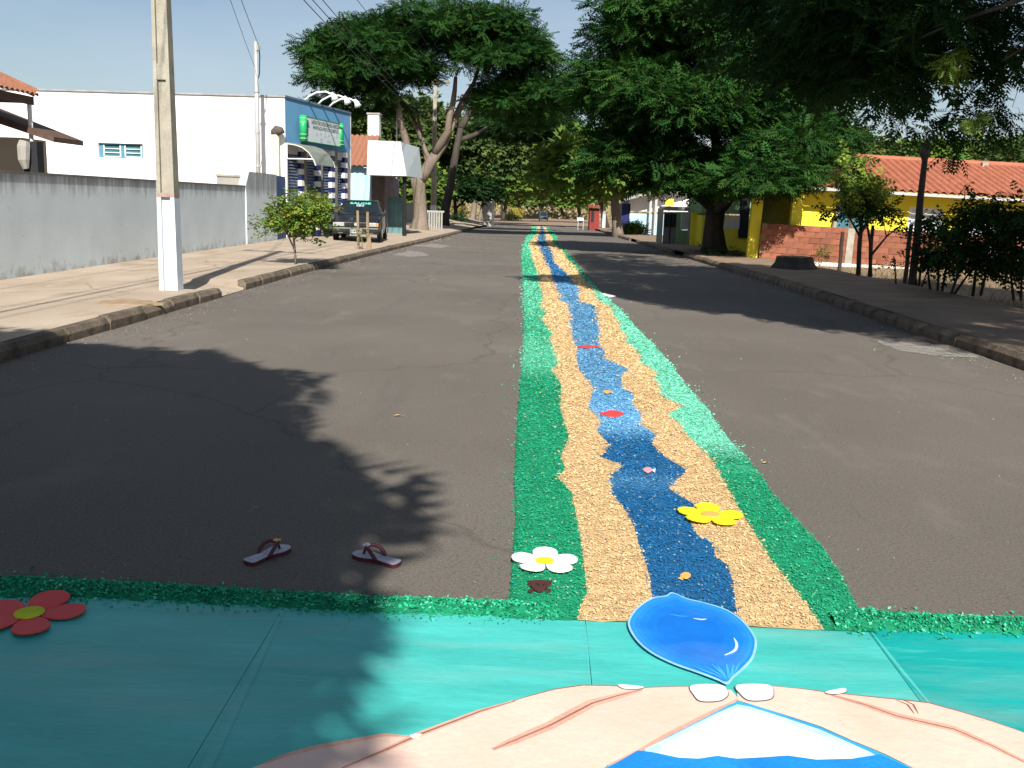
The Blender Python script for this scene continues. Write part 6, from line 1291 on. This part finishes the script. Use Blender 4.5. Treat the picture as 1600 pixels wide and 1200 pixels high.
# ------------------------------------------------------------------ cars
def car(name, label, loc, rz, paint, tall=1.0, glass_text=True, rear=False):
    o = thing(name, loc, label, 'car', rz=rz); P = MT
    st = [(0.0, .70, .30, .745, .47, .73, .60, .69, .645), (.05, .73, .26, .785, .47, .765, .64, .71, .69), (.5, .755, .24, .80, .5, .785, .745, .70, .79), (1.08, .77, .23, .81, .5, .79, .84, .70, .885),
          (2.2, .77, .23, .815, .5, .795, .87, .70, .90), (3.2, .77, .25, .81, .5, .785, .87, .70, .90), (3.62, .74, .30, .78, .5, .75, .83, .68, .88), (3.76, .70, .34, .74, .5, .71, .70, .64, .78)]
    mb = MB(); n = 8
    for (y, hl, zl, hm, zm, hb, zb, ht, zt) in st: mb.v += [(-hl, y, zl), (-hm, y, zm), (-hb, y, zb), (-ht, y, zt), (ht, y, zt), (hb, y, zb), (hm, y, zm), (hl, y, zl)]
    for i in range(len(st)-1):
        for k in range(n): mb.f.append((i*n+k, i*n+(k+1) % n, (i+1)*n+(k+1) % n, (i+1)*n+k))
    mb.f += [tuple(range(n)), tuple((len(st)-1)*n+k for k in reversed(range(n)))]
    body = mb.build('body', paint, o, local=True, smooth=False, bevel=.025)
    zt = 1.33*tall
    bt = [(-.70, 1.04, .885), (.70, 1.04, .885), (.70, 3.62, .895), (-.70, 3.62, .895)]; tp = [(-.55, 1.78, zt), (.55, 1.78, zt), (.55, 3.12, zt), (-.55, 3.12, zt)]
    gl = MB().hull(bt, tp).build('windows', P['carglass'], o, local=True)
    MB().hull([(-.575, 1.72, zt-.015), (.575, 1.72, zt-.015), (.57, 3.2, zt-.02), (-.57, 3.2, zt-.02)], [(-.50, 1.80, zt+.04), (.50, 1.80, zt+.04), (.50, 3.1, zt+.045), (-.50, 3.1, zt+.045)]).build('roof', paint, o, local=True, bevel=.02)
    for i in range(4):
        a, b = Vector(bt[i]), Vector(tp[i]); MB().tube([a, b], .035, 6).build('pillar', paint, o, local=True)
    for sg in (-1, 1):
        MB().tube([(sg*.705, 2.3, .89), (sg*.56, 2.35, zt)], .04, 6).build('pillar', paint, o, local=True)
        MB().box((sg*.80, 1.28, .93), (.16, .07, .11)).build('mirror', P['black'], o, local=True, bevel=.02)
        hd = MB().box((sg*.53, -.012, .575), (.30, .05, .125)).build('headlight', P['chrome'], o, local=True, bevel=.01)
        MB().box((sg*.715, .0, .575), (.06, .06, .12)).build('indicator', P['amber'] if sg > 0 else P['chrome'], hd, local=True)
        MB().box((sg*.50, -.055, .33), (.16, .03, .06)).build('fog_lamp', P['chrome'], o, local=True)
        for y in (.72, 3.02):
            w = MB().tube([(sg*.66, y, .285), (sg*.69, y, .285), (sg*.80, y, .285), (sg*.82, y, .285)], [.25, .285, .285, .25], 20).build('wheel', P['rubber'], o, local=True)
            MB().tube([(sg*.80, y, .285), (sg*.832, y, .285)], [.17, .15], 14).build('rim', P['galv'], w, local=True)
            MB().tube([(sg*.775, y, .34), (sg*.805, y, .34)], .335, 20).build('wheel_arch', P['black'], o, local=True)
    MB().box((0, -.01, .575), (.74, .04, .11)).build('grille', P['black'], o, local=True)
    em = MB().tube([(0, -.045, .58), (0, -.03, .58)], .055, 14).build('emblem', P['chrome'], o, local=True)
    bp = MB().box((0, -.03, .40), (1.56, .14, .17)).build('bumper', P['black'], o, local=True, bevel=.03); MB().box((0, -.104, .455), (1.50, .012, .035)).build('bumper_strip', P['awning'], bp, local=True)
    pl_ = MB().box((.02, -.112, .355), (.40, .012, .13)).build('number_plate', mat('plate '+name, (.42, .45, .46), rough=.4), o, local=True)
    me_t = text_mesh('KVP 8442', .10, P['ink'], None, ((.02, -.118, .345), (1, 0, 0), (0, 0, 1), (0, -1, 0)), 'plate_lettering', off=.002); me_t.parent = pl_
    if glass_text:
        up_ = (Vector(tp[0])-Vector(bt[0])); up_ = Vector((0, up_.y, up_.z)).normalized(); nn = Vector((0, -up_.z, up_.y))
        c = Vector((0, 1.04, .885)).lerp(Vector((0, 1.78, zt)), .84)
        t = text_mesh('SAUDE', .155, mat('mint sticker', (.15, .62, .45), rough=.4, bump=0), None, (c, (1, 0, 0), tuple(up_), tuple(nn)), 'windscreen_lettering', xs=1.5, off=.006, bold=.006); t.parent = gl
        c = Vector((0, 1.04, .885)).lerp(Vector((0, 1.78, zt)), .6); MB().hull([c+Vector((-.13, 0, 0))+nn*.004, c+Vector((.13, 0, 0))+nn*.004, c+Vector((.13, 0, 0))+up_*.14+nn*.004, c+Vector((-.13, 0, 0))+up_*.14+nn*.004], [c+Vector((-.13, 0, 0))+nn*.008, c+Vector((.13, 0, 0))+nn*.008, c+Vector((.13, 0, 0))+up_*.14+nn*.008, c+Vector((-.13, 0, 0))+up_*.14+nn*.008]).build('paper_notice', mat('grey notice', (.25, .33, .36)), gl, local=True)
        for sg in (-.12, .14): MB().tube([(sg, 1.03, .90), (sg+.42, 1.16, .985)], .008, 4).build('wiper', P['black'], o, local=True)
    return o
CP = at(556, 369, 34.4)
pc_ = car('parked_car', 'dark charcoal hatchback parked on the left pavement before the shop', (CP.x, 34.4, zwl(CP.x, 36)+.005), R(5), MT['carpaint']); pc_.scale = (1.07, 1.07, 1.07)
V_ = at(849, 344, 185); car('distant_car', 'small dark vehicle far down the road', (V_.x, 183, zr(185)), 0, mat('blue grey paint', (.10, .14, .16), rough=.3), 1.22, False)

# grit, crumbs and leaf litter lying loose on the road and along the gutters
rng = np.random.default_rng(404); n = 9000
yy = 3.7*(60/3.7)**rng.random(n); side = rng.random(n); xx = np.where(side < .38, XL+.06+np.abs(rng.normal(size=n))*.28, np.where(side < .72, XR-.06-np.abs(rng.normal(size=n))*.28, rng.uniform(XL, XR, n)))
onc = (xx > EF['a'](yy)-.02) & (xx < EF['f'](yy)+.02); xx, yy = xx[~onc], yy[~onc]; n = len(xx)
a = rng.uniform(0, 6.283, n); A_ = norm(np.stack([np.cos(a), np.sin(a), rng.normal(size=n)*.3], 1)); N_ = np.stack([rng.normal(size=n)*.3, rng.normal(size=n)*.3, np.ones(n)], 1); Bv = norm(np.cross(N_, A_))
s3 = rng.uniform(.002, .0065, (n, 1))*np.clip((yy/5)**.7, .8, 5)[:, None]; P = np.stack([xx, yy, np.array([zr(y) for y in yy])+.005], 1)
q = np.stack([P-A_*s3, P+Bv*s3*.7, P+A_*s3, P-Bv*s3*.6], 1).reshape(-1, 3); pal = np.array([[.42, .39, .34], [.30, .22, .13], [.08, .06, .05], [.5, .46, .38], [.22, .13, .07]]); c = pal[rng.integers(0, 5, n)]*rng.uniform(.6, 1.1, (n, 1))
tag(npmesh('road_grit', q, np.arange(4*n).reshape(n, 4), MT['chip'], None, np.repeat(c, 4, 0)), 'loose grit, crumbs and leaf litter scattered over the asphalt', 'grit', kind='stuff')
